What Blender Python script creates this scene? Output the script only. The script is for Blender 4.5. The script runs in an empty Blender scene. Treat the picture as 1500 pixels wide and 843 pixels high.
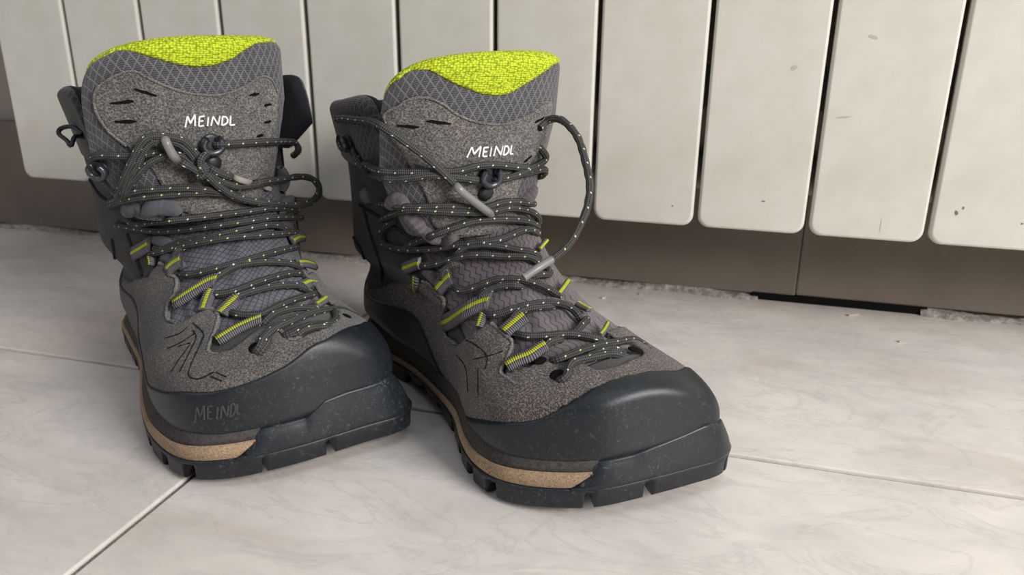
import bpy, bmesh, math, random
import numpy as np
from mathutils import Vector, Matrix
from mathutils.bvhtree import BVHTree
random.seed(4)
rng = np.random.default_rng(4)
SC = bpy.context.scene
COL = SC.collection

# ------------------------------------------------------------ camera
F_PX, PITCH, ROLL, YAW, CAM_H = 1130.0, .3263, .0096, -.2739, .2256
cy_, sy_ = math.cos(YAW), math.sin(YAW)
cp_, sp_ = math.cos(PITCH), math.sin(PITCH)
FW = Vector((sy_*cp_, cy_*cp_, -sp_))
RT = Vector((cy_, -sy_, 0))
UP = RT.cross(FW)
R2 = math.cos(ROLL)*RT + math.sin(ROLL)*UP
U2 = -math.sin(ROLL)*RT + math.cos(ROLL)*UP
CAM = Vector((0, 0, CAM_H))
cd = bpy.data.cameras.new('camera')
cam = bpy.data.objects.new('camera', cd)
COL.objects.link(cam)
cd.sensor_width = 36
cd.lens = F_PX/1500*36
cd.clip_start = .01
cam.matrix_world = Matrix(((R2.x, U2.x, -FW.x, 0), (R2.y, U2.y, -FW.y, 0), (R2.z, U2.z, -FW.z, CAM_H), (0, 0, 0, 1)))
cd.dof.use_dof = True
cd.dof.focus_distance = .40
cd.dof.aperture_fstop = 14
SC.camera = cam

# ------------------------------------------------------------ light
SC.view_settings.view_transform = 'Standard'
SC.view_settings.look = 'None'
SC.view_settings.gamma = 1
SC.view_settings.exposure = 0.06
W = bpy.data.worlds.new('world')
SC.world = W
W.use_nodes = True
W.node_tree.nodes['Background'].inputs[0].default_value = (.80, .88, 1, 1)
W.node_tree.nodes['Background'].inputs[1].default_value = .08


def area(name, loc, target, size, power, color):
    d = bpy.data.lights.new(name, 'AREA')
    d.shape = 'RECTANGLE'
    d.size, d.size_y = size
    d.energy = power
    d.color = color
    o = bpy.data.objects.new(name, d)
    COL.objects.link(o)
    o.location = loc
    o.rotation_euler = (Vector(target)-Vector(loc)).to_track_quat('-Z', 'Y').to_euler()
    return o


area('window_light', (1.55, -.42, .95), (-.05, .4, .05), (.8, .8), 50, (1, .98, .95))
area('overhead_fill', (.35, .10, 1.7), (.0, .36, 0), (1.0, .9), 5, (.82, .90, 1))  # weak bluish fill added overhead, no roof window there
area('room_bounce', (-1.5, -.9, 1.3), (-.1, .4, .05), (1.8, 1.6), 10, (.97, .96, 1))


# ------------------------------------------------------------ materials
def N(nt, t, **kw):
    n = nt.nodes.new(t)
    for k, v in kw.items():
        if k.startswith('i_'):
            n.inputs[k[2:].replace('_', ' ')].default_value = v
        else:
            setattr(n, k, v)
    return n


def newmat(name, color=(.5, .5, .5), rough=.6, spec=.5, metal=0):
    m = bpy.data.materials.new(name)
    m.use_nodes = True
    b = m.node_tree.nodes['Principled BSDF']
    b.inputs['Base Color'].default_value = (*color, 1)
    b.inputs['Roughness'].default_value = rough
    b.inputs['Specular IOR Level'].default_value = spec
    b.inputs['Metallic'].default_value = metal
    return m, m.node_tree, b


def ramp(nt, src, stops, out=None):
    r = nt.nodes.new('ShaderNodeValToRGB')
    e = r.color_ramp.elements
    while len(e) < len(stops):
        e.new(.5)
    for k, (p, c) in enumerate(stops):
        e[k].position = p
        e[k].color = (*c, 1) if len(c) == 3 else c
    nt.links.new(src, r.inputs[0])
    if out is not None:
        nt.links.new(r.outputs[0], out)
    return r.outputs[0]


def noise(nt, vec, scale, detail=3, rough=.6, dist=0):
    n = nt.nodes.new('ShaderNodeTexNoise')
    n.inputs['Scale'].default_value = scale
    n.inputs['Detail'].default_value = detail
    n.inputs['Roughness'].default_value = rough
    n.inputs['Distortion'].default_value = dist
    if vec is not None:
        nt.links.new(vec, n.inputs['Vector'])
    return n.outputs['Fac']


def coord(nt, kind='Object', scale=None, rot=None):
    c = nt.nodes.new('ShaderNodeTexCoord').outputs[kind]
    if scale or rot:
        m = nt.nodes.new('ShaderNodeMapping')
        if scale:
            m.inputs['Scale'].default_value = scale
        if rot:
            m.inputs['Rotation'].default_value = rot
        nt.links.new(c, m.inputs['Vector'])
        return m.outputs[0]
    return c


def mix(nt, a, b, fac, mode='MIX'):
    m = nt.nodes.new('ShaderNodeMix')
    m.data_type = 'RGBA'
    m.blend_type = mode
    for s, v in ((m.inputs[0], fac), (m.inputs[6], a), (m.inputs[7], b)):
        if isinstance(v, (int, float)):
            s.default_value = v
        elif isinstance(v, tuple):
            s.default_value = (*v, 1)
        else:
            nt.links.new(v, s)
    return m.outputs[2]


def math_(nt, op, a, b=0.0, c=None):
    m = nt.nodes.new('ShaderNodeMath')
    m.operation = op
    for i, v in enumerate((a, b) if c is None else (a, b, c)):
        if isinstance(v, (int, float)):
            m.inputs[i].default_value = v
        else:
            nt.links.new(v, m.inputs[i])
    return m.outputs[0]


def bump(nt, b, h, strength=.5, dist=.001, prev=None):
    n = nt.nodes.new('ShaderNodeBump')
    n.inputs['Strength'].default_value = strength
    n.inputs['Distance'].default_value = dist
    nt.links.new(h, n.inputs['Height'])
    if prev is not None:
        nt.links.new(prev, n.inputs['Normal'])
    nt.links.new(n.outputs[0], b.inputs['Normal'])
    return n.outputs[0]


MAT = {}


def suede(name, dark, mid, light, sc=1.0, bs=.9, crinkle=0):
    m, nt, b = newmat(name, rough=.95, spec=.12)
    c = coord(nt)
    n1 = noise(nt, c, 1500*sc, 4, .8)
    n2 = noise(nt, c, 60, 3, .6)
    v = nt.nodes.new('ShaderNodeTexVoronoi')
    v.inputs['Scale'].default_value = 1150*sc
    nt.links.new(c, v.inputs['Vector'])
    f = math_(nt, 'ADD', math_(nt, 'MULTIPLY', n1, .7), math_(nt, 'MULTIPLY', v.outputs['Distance'], .38))
    col = ramp(nt, f, [(.36, dark), (.52, mid), (.66, light)])
    col = mix(nt, col, ramp(nt, n2, [(.35, (.72, .72, .74)), (.65, (1.15, 1.1, 1.05))]), .8, 'MULTIPLY')
    nt.links.new(col, b.inputs['Base Color'])
    nb = bump(nt, b, f, bs, .0016)
    if crinkle:
        cr = noise(nt, coord(nt, 'Object', (1, 1, 1.9)), 330, 3, .65, 1.1)
        bump(nt, b, ramp(nt, cr, [(.36, (0, 0, 0)), (.5, (1, 1, 1))]), crinkle, .0013, nb)
    b.inputs['Sheen Weight'].default_value = .25
    MAT[name] = m


suede('suede', (.034, .031, .029), (.10, .092, .085), (.205, .19, .175), .95)
suede('suede_brown', (.022, .018, .016), (.078, .066, .060), (.25, .215, .19), .95)
suede('suede_patch', (.06, .057, .053), (.165, .157, .147), (.30, .285, .268), .8, .9, .75)
suede('suede_edge', (.06, .056, .052), (.16, .15, .14), (.34, .32, .30), 1.3)


def fabric(name, base, line, diamond=True, su=1.0):
    """ripstop textile: fine horizontal ribs crossed by a diamond grid, on the UV map (metres)"""
    m, nt, b = newmat(name, rough=.8, spec=.3)
    uv = nt.nodes.new('ShaderNodeUVMap').outputs[0]
    sep = nt.nodes.new('ShaderNodeSeparateXYZ')
    nt.links.new(uv, sep.inputs[0])
    u, v = sep.outputs[0], sep.outputs[1]
    rib = math_(nt, 'SINE', math_(nt, 'MULTIPLY', v, 2*math.pi/.00105*su))
    if diamond:
        k1 = 1/.0042*su
        k2 = 1/.0076*su
        a = math_(nt, 'FRACT', math_(nt, 'ADD', math_(nt, 'MULTIPLY', u, k1), math_(nt, 'MULTIPLY', v, k2)))
        c = math_(nt, 'FRACT', math_(nt, 'SUBTRACT', math_(nt, 'MULTIPLY', u, k1), math_(nt, 'MULTIPLY', v, k2)))
        da = math_(nt, 'ABSOLUTE', math_(nt, 'SUBTRACT', a, .5))
        dc = math_(nt, 'ABSOLUTE', math_(nt, 'SUBTRACT', c, .5))
        d = math_(nt, 'MINIMUM', da, dc)
    else:
        a = math_(nt, 'FRACT', math_(nt, 'ADD', math_(nt, 'MULTIPLY', u, 1/.0036), math_(nt, 'MULTIPLY', math_(nt, 'SINE', math_(nt, 'MULTIPLY', v, 620)), .22)))
        d = math_(nt, 'ABSOLUTE', math_(nt, 'SUBTRACT', a, .5))
    ln = ramp(nt, d, [(.0, (1, 1, 1)), (.06, (1, 1, 1)), (.13, (0, 0, 0))])
    nz = noise(nt, coord(nt), 120, 3)
    ribc = mix(nt, tuple(x*.45 for x in base), tuple(x*1.25 for x in base), math_(nt, 'MULTIPLY_ADD', rib, .5, .5))
    colr = mix(nt, ribc, line, ln)
    colr = mix(nt, colr, ramp(nt, nz, [(.3, (.75, .75, .75)), (.7, (1.15, 1.15, 1.15))]), .7, 'MULTIPLY')
    nt.links.new(colr, b.inputs['Base Color'])
    n1 = bump(nt, b, rib, .35, .0004)
    bump(nt, b, ln, .5, .0007, n1)
    b.inputs['Sheen Weight'].default_value = .2
    MAT[name] = m


fabric('tongue_fabric', (.082, .079, .088), (.145, .14, .15))
fabric('gusset_fabric', (.15, .145, .175), (.045, .045, .06))
fabric('gusset_fabric_mauve', (.165, .135, .145), (.055, .045, .052), False)
suede('quarter_fabric', (.010, .009, .009), (.027, .025, .024), (.058, .053, .05), 1.4, .5)
MAT['quarter_rib'] = newmat('quarter_rib', (.03, .028, .027), .9, .15)[0]
fabric('collar_fabric', (.040, .038, .039), (.07, .067, .067))

m, nt, b = newmat('lime_knit', (.6, .75, .03), .75, .3)
uv = nt.nodes.new('ShaderNodeUVMap').outputs[0]
vo = nt.nodes.new('ShaderNodeTexVoronoi')
vo.inputs['Scale'].default_value = 1
mp = nt.nodes.new('ShaderNodeMapping')
mp.inputs['Scale'].default_value = (720, 1000, 1)
mp.inputs['Rotation'].default_value = (0, 0, .12)
nt.links.new(uv, mp.inputs[0])
nt.links.new(mp.outputs[0], vo.inputs['Vector'])
vo.inputs['Randomness'].default_value = .55
c = ramp(nt, vo.outputs['Distance'], [(.10, (.62, .72, .035)), (.40, (.50, .60, .02)), (.72, (.20, .25, .004))])
nt.links.new(c, b.inputs['Base Color'])
inv = math_(nt, 'SUBTRACT', 1.0, vo.outputs['Distance'])
bump(nt, b, inv, .8, .0009)
MAT['lime'] = m


def rubber(name, col, rough, scuff):
    m, nt, b = newmat(name, col, rough, .42)
    c = coord(nt)
    n1 = noise(nt, c, 34, 4, .7)
    n2 = noise(nt, c, 420, 6, .8, .9)
    n3 = noise(nt, c, 900, 3, .7)
    sc = nt.nodes.new('ShaderNodeTexVoronoi')
    sc.feature = 'DISTANCE_TO_EDGE'
    sc.inputs['Scale'].default_value = 70
    mpp = nt.nodes.new('ShaderNodeMapping')
    mpp.inputs['Rotation'].default_value = (.6, .9, .3)
    mpp.inputs['Scale'].default_value = (1, .35, 2.2)
    nt.links.new(c, mpp.inputs[0])
    nt.links.new(mpp.outputs[0], sc.inputs['Vector'])
    line = ramp(nt, sc.outputs['Distance'], [(0, (1, 1, 1)), (.012, (0, 0, 0))])
    dust = ramp(nt, n2, [(.54, (0, 0, 0)), (.76, (1, 1, 1))])
    big = ramp(nt, n1, [(.43, (.15, .15, .15)), (.62, (1, 1, 1))])
    fac = math_(nt, 'MULTIPLY', math_(nt, 'MAXIMUM', math_(nt, 'MULTIPLY', dust, .5), math_(nt, 'MULTIPLY', line, math_(nt, 'MULTIPLY', dust, .9))), math_(nt, 'MULTIPLY', big, scuff))
    colr = mix(nt, mix(nt, col, tuple(x*1.35+.004 for x in col), n1), (.22, .225, .225), fac)
    nt.links.new(colr, b.inputs['Base Color'])
    nt.links.new(math_(nt, 'ADD', rough-.06, math_(nt, 'MULTIPLY', n1, .14)), b.inputs['Roughness'])
    bump(nt, b, n3, .14, .0005)
    MAT[name] = m


rubber('rand_rubber', (.007, .0098, .0135), .40, 1.0)
rubber('bumper_rubber', (.0075, .0105, .0145), .38, 1.5)
rubber('tread_rubber', (.007, .0095, .013), .45, 1.6)
rubber('black_rubber', (.012, .013, .015), .55, .1)

m, nt, b = newmat('beige_foam', (.33, .24, .15), .9, .2)
c = coord(nt)
n = noise(nt, c, 900, 3, .8)
n2 = noise(nt, c, 40, 2)
nt.links.new(mix(nt, ramp(nt, n, [(.3, (.20, .135, .08)), (.7, (.50, .37, .24))]), ramp(nt, n2, [(.3, (.75, .75, .8)), (.7, (1.1, 1.05, 1))]), 1, 'MULTIPLY'), b.inputs['Base Color'])
bump(nt, b, n, .4, .0006)
MAT['beige'] = m
m, nt, b = newmat('grey_foam', (.05, .045, .042), .85, .3)
n = noise(nt, coord(nt), 500, 3, .7)
nt.links.new(ramp(nt, n, [(.3, (.035, .032, .03)), (.75, (.09, .08, .075))]), b.inputs['Base Color'])
bump(nt, b, n, .2, .0004)
MAT['greyfoam'] = m
MAT['lining'] = newmat('black_lining', (.012, .012, .016), .9, .2)[0]
MAT['hole_shade'] = newmat('painted_hole_shade', (.006, .006, .006), .9, .1)[0]  # near-black colour stands in for the shade inside openings
MAT['hook'] = newmat('dark_lacquered_metal', (.07, .075, .09), .28, .6, .6)[0]
MAT['hook_dark'] = newmat('black_metal', (.018, .022, .027), .42, .5, .2)[0]
MAT['thread'] = newmat('white_thread', (.80, .80, .80), .7, .3)[0]
MAT['emboss'] = newmat('embossed_rubber', (.045, .044, .045), .75, .3)[0]
MAT['seam'] = newmat('seam_groove', (.02, .019, .018), .9, .1)[0]

m, nt, b = newmat('webbing', (.14, .135, .15), .85, .25)
uv = nt.nodes.new('ShaderNodeUVMap').outputs[0]
sep = nt.nodes.new('ShaderNodeSeparateXYZ')
nt.links.new(uv, sep.inputs[0])
rb = math_(nt, 'SINE', math_(nt, 'MULTIPLY', sep.outputs[0], 2*math.pi/.0011))
nt.links.new(mix(nt, (.045, .043, .05), (.21, .2, .215), math_(nt, 'MULTIPLY_ADD', rb, .5, .5)), b.inputs['Base Color'])
bump(nt, b, rb, .5, .0006)
MAT['webbing'] = m
m, nt, b = newmat('yellow_stripe', (.55, .6, .02), .8, .25)
uv = nt.nodes.new('ShaderNodeUVMap').outputs[0]
sep = nt.nodes.new('ShaderNodeSeparateXYZ')
nt.links.new(uv, sep.inputs[0])
rb = math_(nt, 'SINE', math_(nt, 'MULTIPLY', sep.outputs[0], 2*math.pi/.0011))
nt.links.new(mix(nt, (.22, .24, .008), (.60, .62, .03), math_(nt, 'MULTIPLY_ADD', rb, .5, .5)), b.inputs['Base Color'])
bump(nt, b, rb, .4, .0005)
MAT['stripe'] = m

# lace : UV = (metres along, turns around)
m, nt, b = newmat('braided_lace', (.05, .052, .05), .7, .3)
uv = nt.nodes.new('ShaderNodeUVMap').outputs[0]
sep = nt.nodes.new('ShaderNodeSeparateXYZ')
nt.links.new(uv, sep.inputs[0])
u, v = sep.outputs[0], sep.outputs[1]
P_ = .0088
h1 = math_(nt, 'FRACT', math_(nt, 'ADD', math_(nt, 'MULTIPLY', u, 1/P_), math_(nt, 'MULTIPLY', v, 2.0)))
h2 = math_(nt, 'FRACT', math_(nt, 'SUBTRACT', math_(nt, 'MULTIPLY', u, 1/P_), math_(nt, 'MULTIPLY', v, 1.0)))
f1 = math_(nt, 'LESS_THAN', h1, .15)
f2 = math_(nt, 'LESS_THAN', h2, .15)
fleck = math_(nt, 'MULTIPLY', f1, f2)
b1 = math_(nt, 'SINE', math_(nt, 'MULTIPLY', math_(nt, 'ADD', math_(nt, 'MULTIPLY', u, 1/.0021), math_(nt, 'MULTIPLY', v, 4.0)), 2*math.pi))
b2 = math_(nt, 'SINE', math_(nt, 'MULTIPLY', math_(nt, 'SUBTRACT', math_(nt, 'MULTIPLY', u, 1/.0021), math_(nt, 'MULTIPLY', v, 4.0)), 2*math.pi))
br = math_(nt, 'MULTIPLY_ADD', math_(nt, 'MULTIPLY', b1, b2), .5, .5)
yl = ramp(nt, noise(nt, coord(nt), 45, 1), [(.46, (.62, .62, .55)), (.54, (.58, .60, .22))])
colr = mix(nt, mix(nt, (.011, .011, .012), (.092, .09, .087), br), yl, fleck)
nt.links.new(colr, b.inputs['Base Color'])
bump(nt, b, math_(nt, 'ADD', br, fleck), .6, .0006)
MAT['lace'] = m
MAT['aglet'] = newmat('clear_grey_aglet', (.20, .195, .185), .35, .5)[0]
MAT['aglet_pale'] = newmat('frayed_pale_tip', (.30, .275, .23), .8, .3)[0]
MAT['frayed'] = newmat('frayed_leather', (.17, .165, .16), .95, .1)[0]

# room materials
m, nt, b = newmat('white_enamel', (.66, .63, .57), .42, .4)
c = coord(nt, 'Object', (1, 1, .8))
n1 = noise(nt, c, 14, 5, .65)
n2 = noise(nt, coord(nt, 'Object', (1, 1, 1.3)), 25, 3, .6)
sp = noise(nt, coord(nt, 'Object', (1, 1, .5)), 330, 2, .5)
cc = ramp(nt, n1, [(.3, (.57, .54, .47)), (.55, (.625, .60, .54)), (.75, (.65, .63, .575))])
cc = mix(nt, cc, ramp(nt, n2, [(.38, (.96, .955, .94)), (.6, (1, 1, 1))]), 1, 'MULTIPLY')
cc = mix(nt, cc, (.16, .14, .12), ramp(nt, sp, [(.755, (0, 0, 0)), (.80, (.55, .55, .55))]))
nt.links.new(cc, b.inputs['Base Color'])
bump(nt, b, n1, .12, .002)
MAT['enamel'] = m
MAT['enamel_edge'] = newmat('white_edge', (.82, .83, .78), .5, .4)[0]
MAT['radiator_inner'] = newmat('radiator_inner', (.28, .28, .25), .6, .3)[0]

m, nt, b = newmat('skirting_glaze', (.18, .165, .135), .55, .35)
c = coord(nt)
n1 = noise(nt, c, 9, 4, .65)
n2 = noise(nt, c, 70, 4, .75)
cc = ramp(nt, n1, [(.3, (.165, .135, .108)), (.7, (.21, .175, .142))])
cc = mix(nt, cc, (.46, .42, .37), ramp(nt, n2, [(.66, (0, 0, 0)), (.78, (.7, .7, .7))]))
nt.links.new(cc, b.inputs['Base Color'])
MAT['skirting'] = m
m, nt, b = newmat('wall_plaster', (.36, .32, .27), .9, .2)
bump(nt, b, noise(nt, coord(nt), 160, 4), .2, .002)
MAT['wall'] = m
m, nt, b = newmat('sealant', (.30, .27, .24), .85, .2)
n1 = noise(nt, coord(nt), 140, 5, .8)
nt.links.new(ramp(nt, n1, [(.35, (.20, .18, .155)), (.5, (.40, .36, .32)), (.68, (.70, .66, .60))]), b.inputs['Base Color'])
bump(nt, b, n1, .9, .004)
MAT['sealant'] = m

# marble-look ceramic tile
m, nt, b = newmat('marble_tile', (.7, .66, .61), .34, .45)
c = coord(nt, 'Object', (1, 1.9, 1), (0, 0, .42))
n1 = noise(nt, c, 7, 5, .6, .7)
n2 = noise(nt, c, 26, 6, .7, 1.3)
n3 = noise(nt, coord(nt), 3.2, 3, .5, .3)
vein = math_(nt, 'ABSOLUTE', math_(nt, 'SUBTRACT', noise(nt, c, 9, 6, .62, 1.6), .5))
vn = ramp(nt, vein, [(0, (1, 1, 1)), (.022, (0, 0, 0))])
cc = ramp(nt, n1, [(.28, (.60, .54, .485)), (.45, (.68, .635, .59)), (.62, (.75, .70, .65)), (.8, (.78, .74, .69))])
cc = mix(nt, cc, ramp(nt, n2, [(.35, (.90, .90, .91)), (.6, (1.03, 1.01, 1))]), .9, 'MULTIPLY')
cc = mix(nt, cc, (.60, .48, .41), ramp(nt, n3, [(.52, (0, 0, 0)), (.8, (.30, .30, .30))]))
cc = mix(nt, cc, (.50, .455, .42), math_(nt, 'MULTIPLY', vn, .38))
spk = ramp(nt, noise(nt, coord(nt), 210, 2, .5), [(.77, (0, 0, 0)), (.80, (.5, .5, .5))])
cc = mix(nt, cc, (.28, .24, .21), spk)
nt.links.new(cc, b.inputs['Base Color'])
nt.links.new(ramp(nt, n2, [(.3, (.30, .30, .30)), (.7, (.46, .46, .46))]), b.inputs['Roughness'])
bump(nt, b, n2, .10, .0012)
MAT['tile'] = m
m, nt, b = newmat('grout', (.36, .32, .28), .95, .1)
n1 = noise(nt, coord(nt), 420, 4, .8)
nt.links.new(ramp(nt, n1, [(.35, (.20, .18, .155)), (.6, (.40, .37, .33))]), b.inputs['Base Color'])
bump(nt, b, n1, .8, .002)
MAT['grout'] = m
MAT['chip'] = newmat('bare_primer', (.47, .42, .34), .7, .2)[0]
MAT['chip_dark'] = newmat('dark_chip', (.17, .15, .13), .7, .2)[0]
MAT['debris'] = newmat('debris', (.5, .42, .36), .9, .1)[0]


# ------------------------------------------------------------ object helpers
def mesh_obj(name, verts, faces, mat, parent=None, smooth=True, uvs=None):
    me = bpy.data.meshes.new(name)
    me.from_pydata([tuple(v) for v in verts], [], [tuple(f) for f in faces])
    if uvs is not None:
        ul = me.uv_layers.new(name='UVMap')
        idx = np.zeros(len(me.loops), dtype=np.int32)
        me.loops.foreach_get('vertex_index', idx)
        ul.data.foreach_set('uv', np.asarray(uvs, dtype=np.float32)[idx].ravel())
    if smooth:
        me.polygons.foreach_set('use_smooth', [True]*len(me.polygons))
    me.materials.append(mat)
    me.update()
    o = bpy.data.objects.new(name, me)
    COL.objects.link(o)
    if parent is not None:
        o.parent = parent
    return o


def fix_normals(o):
    bm = bmesh.new()
    bm.from_mesh(o.data)
    bmesh.ops.recalc_face_normals(bm, faces=bm.faces)
    bm.to_mesh(o.data)
    bm.free()
    return o


def thing(name, loc, rz, label, cat, group=None):
    o = bpy.data.objects.new(name, None)
    COL.objects.link(o)
    o.location = loc
    o.rotation_euler = (0, 0, rz)
    o['label'] = label
    o['category'] = cat
    if group:
        o['group'] = group
    return o


def box(x0, x1, y0, y1, z0, z1, bev=0.0, seg=2):
    bm = bmesh.new()
    bmesh.ops.create_cube(bm, size=1)
    for v in bm.verts:
        v.co = Vector(((x0+x1)/2+v.co.x*(x1-x0), (y0+y1)/2+v.co.y*(y1-y0), (z0+z1)/2+v.co.z*(z1-z0)))
    if bev:
        bmesh.ops.bevel(bm, geom=bm.edges[:], offset=bev, segments=seg, profile=.5, affect='EDGES')
    return bm


def bm_obj(name, bm, mat, parent=None, smooth=True):
    me = bpy.data.meshes.new(name)
    bm.to_mesh(me)
    bm.free()
    me.materials.append(mat)
    if smooth:
        me.polygons.foreach_set('use_smooth', [True]*len(me.polygons))
    o = bpy.data.objects.new(name, me)
    COL.objects.link(o)
    if parent is not None:
        o.parent = parent
    return o


def catmull(pts, n, closed=False):
    """resample a polyline through its points, n samples"""
    P = np.asarray(pts, float)
    K = len(P)
    if closed:
        Q = np.vstack([P[-1], P, P[0], P[1]])
        segs = K
    else:
        Q = np.vstack([2*P[0]-P[1], P, 2*P[-1]-P[-2]])
        segs = K-1
    t = np.linspace(0, segs, n, endpoint=not closed)
    i = np.minimum(t.astype(int), segs-1)
    f = (t-i)[:, None]
    p0, p1, p2, p3 = Q[i], Q[i+1], Q[i+2], Q[i+3]
    return .5*((2*p1)+(-p0+p2)*f+(2*p0-5*p1+4*p2-p3)*f**2+(-p0+3*p1-3*p2+p3)*f**3)


def resample(P, step):
    P = np.asarray(P, float)
    d = np.r_[0, np.cumsum(np.linalg.norm(np.diff(P, axis=0), axis=1))]
    n = max(2, int(d[-1]/step)+1)
    t = np.linspace(0, d[-1], n)
    return np.stack([np.interp(t, d, P[:, k]) for k in range(P.shape[1])], 1)


def tube_data(P, r, sides=10, caps=True, flat=None):
    """tube along points; r scalar or array; returns verts, faces, uvs (metres, turns)"""
    P = np.asarray(P, float)
    n = len(P)
    r = np.broadcast_to(np.asarray(r, float), (n,))
    T = np.gradient(P, axis=0)
    T /= np.linalg.norm(T, axis=1)[:, None]+1e-12
    up = np.array([0, 0, 1.]) if abs(T[0][2]) < .9 else np.array([1., 0, 0])
    u = np.cross(T[0], up)
    u /= np.linalg.norm(u)
    V, UV = [], []
    L = np.r_[0, np.cumsum(np.linalg.norm(np.diff(P, axis=0), axis=1))]
    for i in range(n):
        u = u-T[i]*(u@T[i])
        u /= np.linalg.norm(u)
        w = np.cross(T[i], u)
        for k in range(sides+1):
            a = 2*math.pi*k/sides
            V.append(P[i]+r[i]*(math.cos(a)*u+math.sin(a)*w))
            UV.append((L[i], k/sides))
    F = []
    m = sides+1
    for i in range(n-1):
        for k in range(sides):
            F.append((i*m+k, i*m+k+1, (i+1)*m+k+1, (i+1)*m+k))
    if caps:
        for e, i in ((0, 0), (1, n-1)):
            V.append(P[i]+T[i]*(r[i]*.5 if e else -r[i]*.5))
            UV.append((L[i], 0))
            c = len(V)-1
            for k in range(sides):
                F.append((c, i*m+k, i*m+k+1) if not e else (c, i*m+k+1, i*m+k))
    return V, F, UV


def tubes_obj(name, paths, mat, parent, r, sides=10):
    V, F, UV = [], [], []
    for P in paths:
        rr = r
        if isinstance(P, tuple):
            P, rr = P
        v, f, u = tube_data(P, rr, sides)
        o = len(V)
        V += v
        UV += u
        F += [tuple(i+o for i in q) for q in f]
    return mesh_obj(name, V, F, mat, parent, True, UV)


def cam_ray(x, y):
    x, y = float(x), float(y)
    d = FW+(x-750)/F_PX*R2-(y-421.5)/F_PX*U2
    return d


def struct(o):
    o['kind'] = 'structure'
    return o


# ------------------------------------------------------------ room shell
DW, DR, DA, XB = .677, .589, .3976, -.2568       # wall, radiator face, tile joint (y), tile joint (x)
G = .0036
bm = box(-2.8, 2.6, -1.9, DW+.02, -.03, -.0022)
floor = struct(bm_obj('floor', bm, MAT['grout'], None, False))
TW = .61
rows = [(DA+G/2, DA+.34, [-1.62, -.72, -.10+.62, 1.4], .0), (DA-TW, DA-G/2, None, 0), (DA-2*TW, DA-TW-G, None, 0)]
xs_front = [XB+k*TW for k in range(-5, 6)]


def tile(x0, x1, y0, y1):
    x0, x1 = max(x0, -2.8), min(x1, 2.6)
    y0 = max(y0, -1.9)
    if x1-x0 < .02:
        return
    cx, cy = (x0+x1)/2, (y0+y1)/2
    o = bm_obj('floor_tile', box(x0-cx, x1-cx, y0-cy, y1-cy, -.008, 0, .0009, 2), MAT['tile'], floor, False)
    o.location = (cx, cy, 0)


for r_ in (1, 2, 3, 4):
    y0, y1 = DA-r_*TW, DA-(r_-1)*TW-G*(1 if r_ > 1 else .5)
    for a_, b_ in zip(xs_front[:-1], xs_front[1:]):
        tile(a_+G/2, b_-G/2, y0, y1)
off = XB-.02-1.22
for k in range(-2, 4):
    tile(off+k*1.22+G/2, off+(k+1)*1.22-G/2, DA+G/2, DW+.012)

wall = struct(bm_obj('wall_back', box(-2.8, 2.6, DW+.012, DW+.10, 0, 2.2), MAT['wall'], None, False))
base = struct(mesh_obj('baseboard_back', [(-1.6, DW+.012, .1), (-1.6, DW+.013, .1), (-1.6, DW+.013, .11)], [(0, 1, 2)], MAT['skirting']))
segs = [(-2.8, -1.62, .0045), (-1.618, -1.00, .0045), (-.998, -.42, .0045), (-.418, .0655, .0045), (.0657, .64, .0062), (.642, 1.24, .0045), (1.242, 2.6, .0045)]
for a_, b_, z_ in segs:
    cx = (a_+b_)/2
    o = bm_obj('skirting_tile', box(a_-cx, b_-cx, 0, .011, z_, .122, .0015, 2), MAT['skirting'], base, False)
    o.location = (cx, DW, 0)


def sealant(xa, xb, seed):
    r = np.random.default_rng(seed)
    n = int((xb-xa)/.003)
    V, F = [], []
    for i in range(n+1):
        x = xa+(xb-xa)*i/n
        h = .0035+.0015*math.sin(i*.13+seed)+.0012*r.random()
        d = .005+.002*math.sin(i*.21)+.0015*r.random()
        for k, (yy, zz) in enumerate(((DW-d, -.0005), (DW-d*.75, h*.45), (DW-d*.3, h*.9), (DW+.003, h*1.15))):
            V.append((x, yy, zz))
    for i in range(n):
        for k in range(3):
            a = i*4+k
            F.append((a, a+4, a+5, a+1))
    return struct(mesh_obj('trim_1' if seed == 1 else 'trim_2', V, F, MAT['sealant']))


struct(bm_obj('skirting_gap_shade', box(.030, .170, DW-.0015, DW+.0085, -.002, .0063), MAT['hole_shade'], None, False))  # black strip painted as the shade in the gap under the skirting
sealant(-2.8, .035, 1)
sealant(.165, 2.6, 2)

# ------------------------------------------------------------ radiator
rad = thing('radiator', (0, DR, 0), 0, 'white aluminium column radiator with flat rounded front plates along the wall', 'radiator')
X0 = -.6614
ZB, ZT = .082, .66


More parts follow.
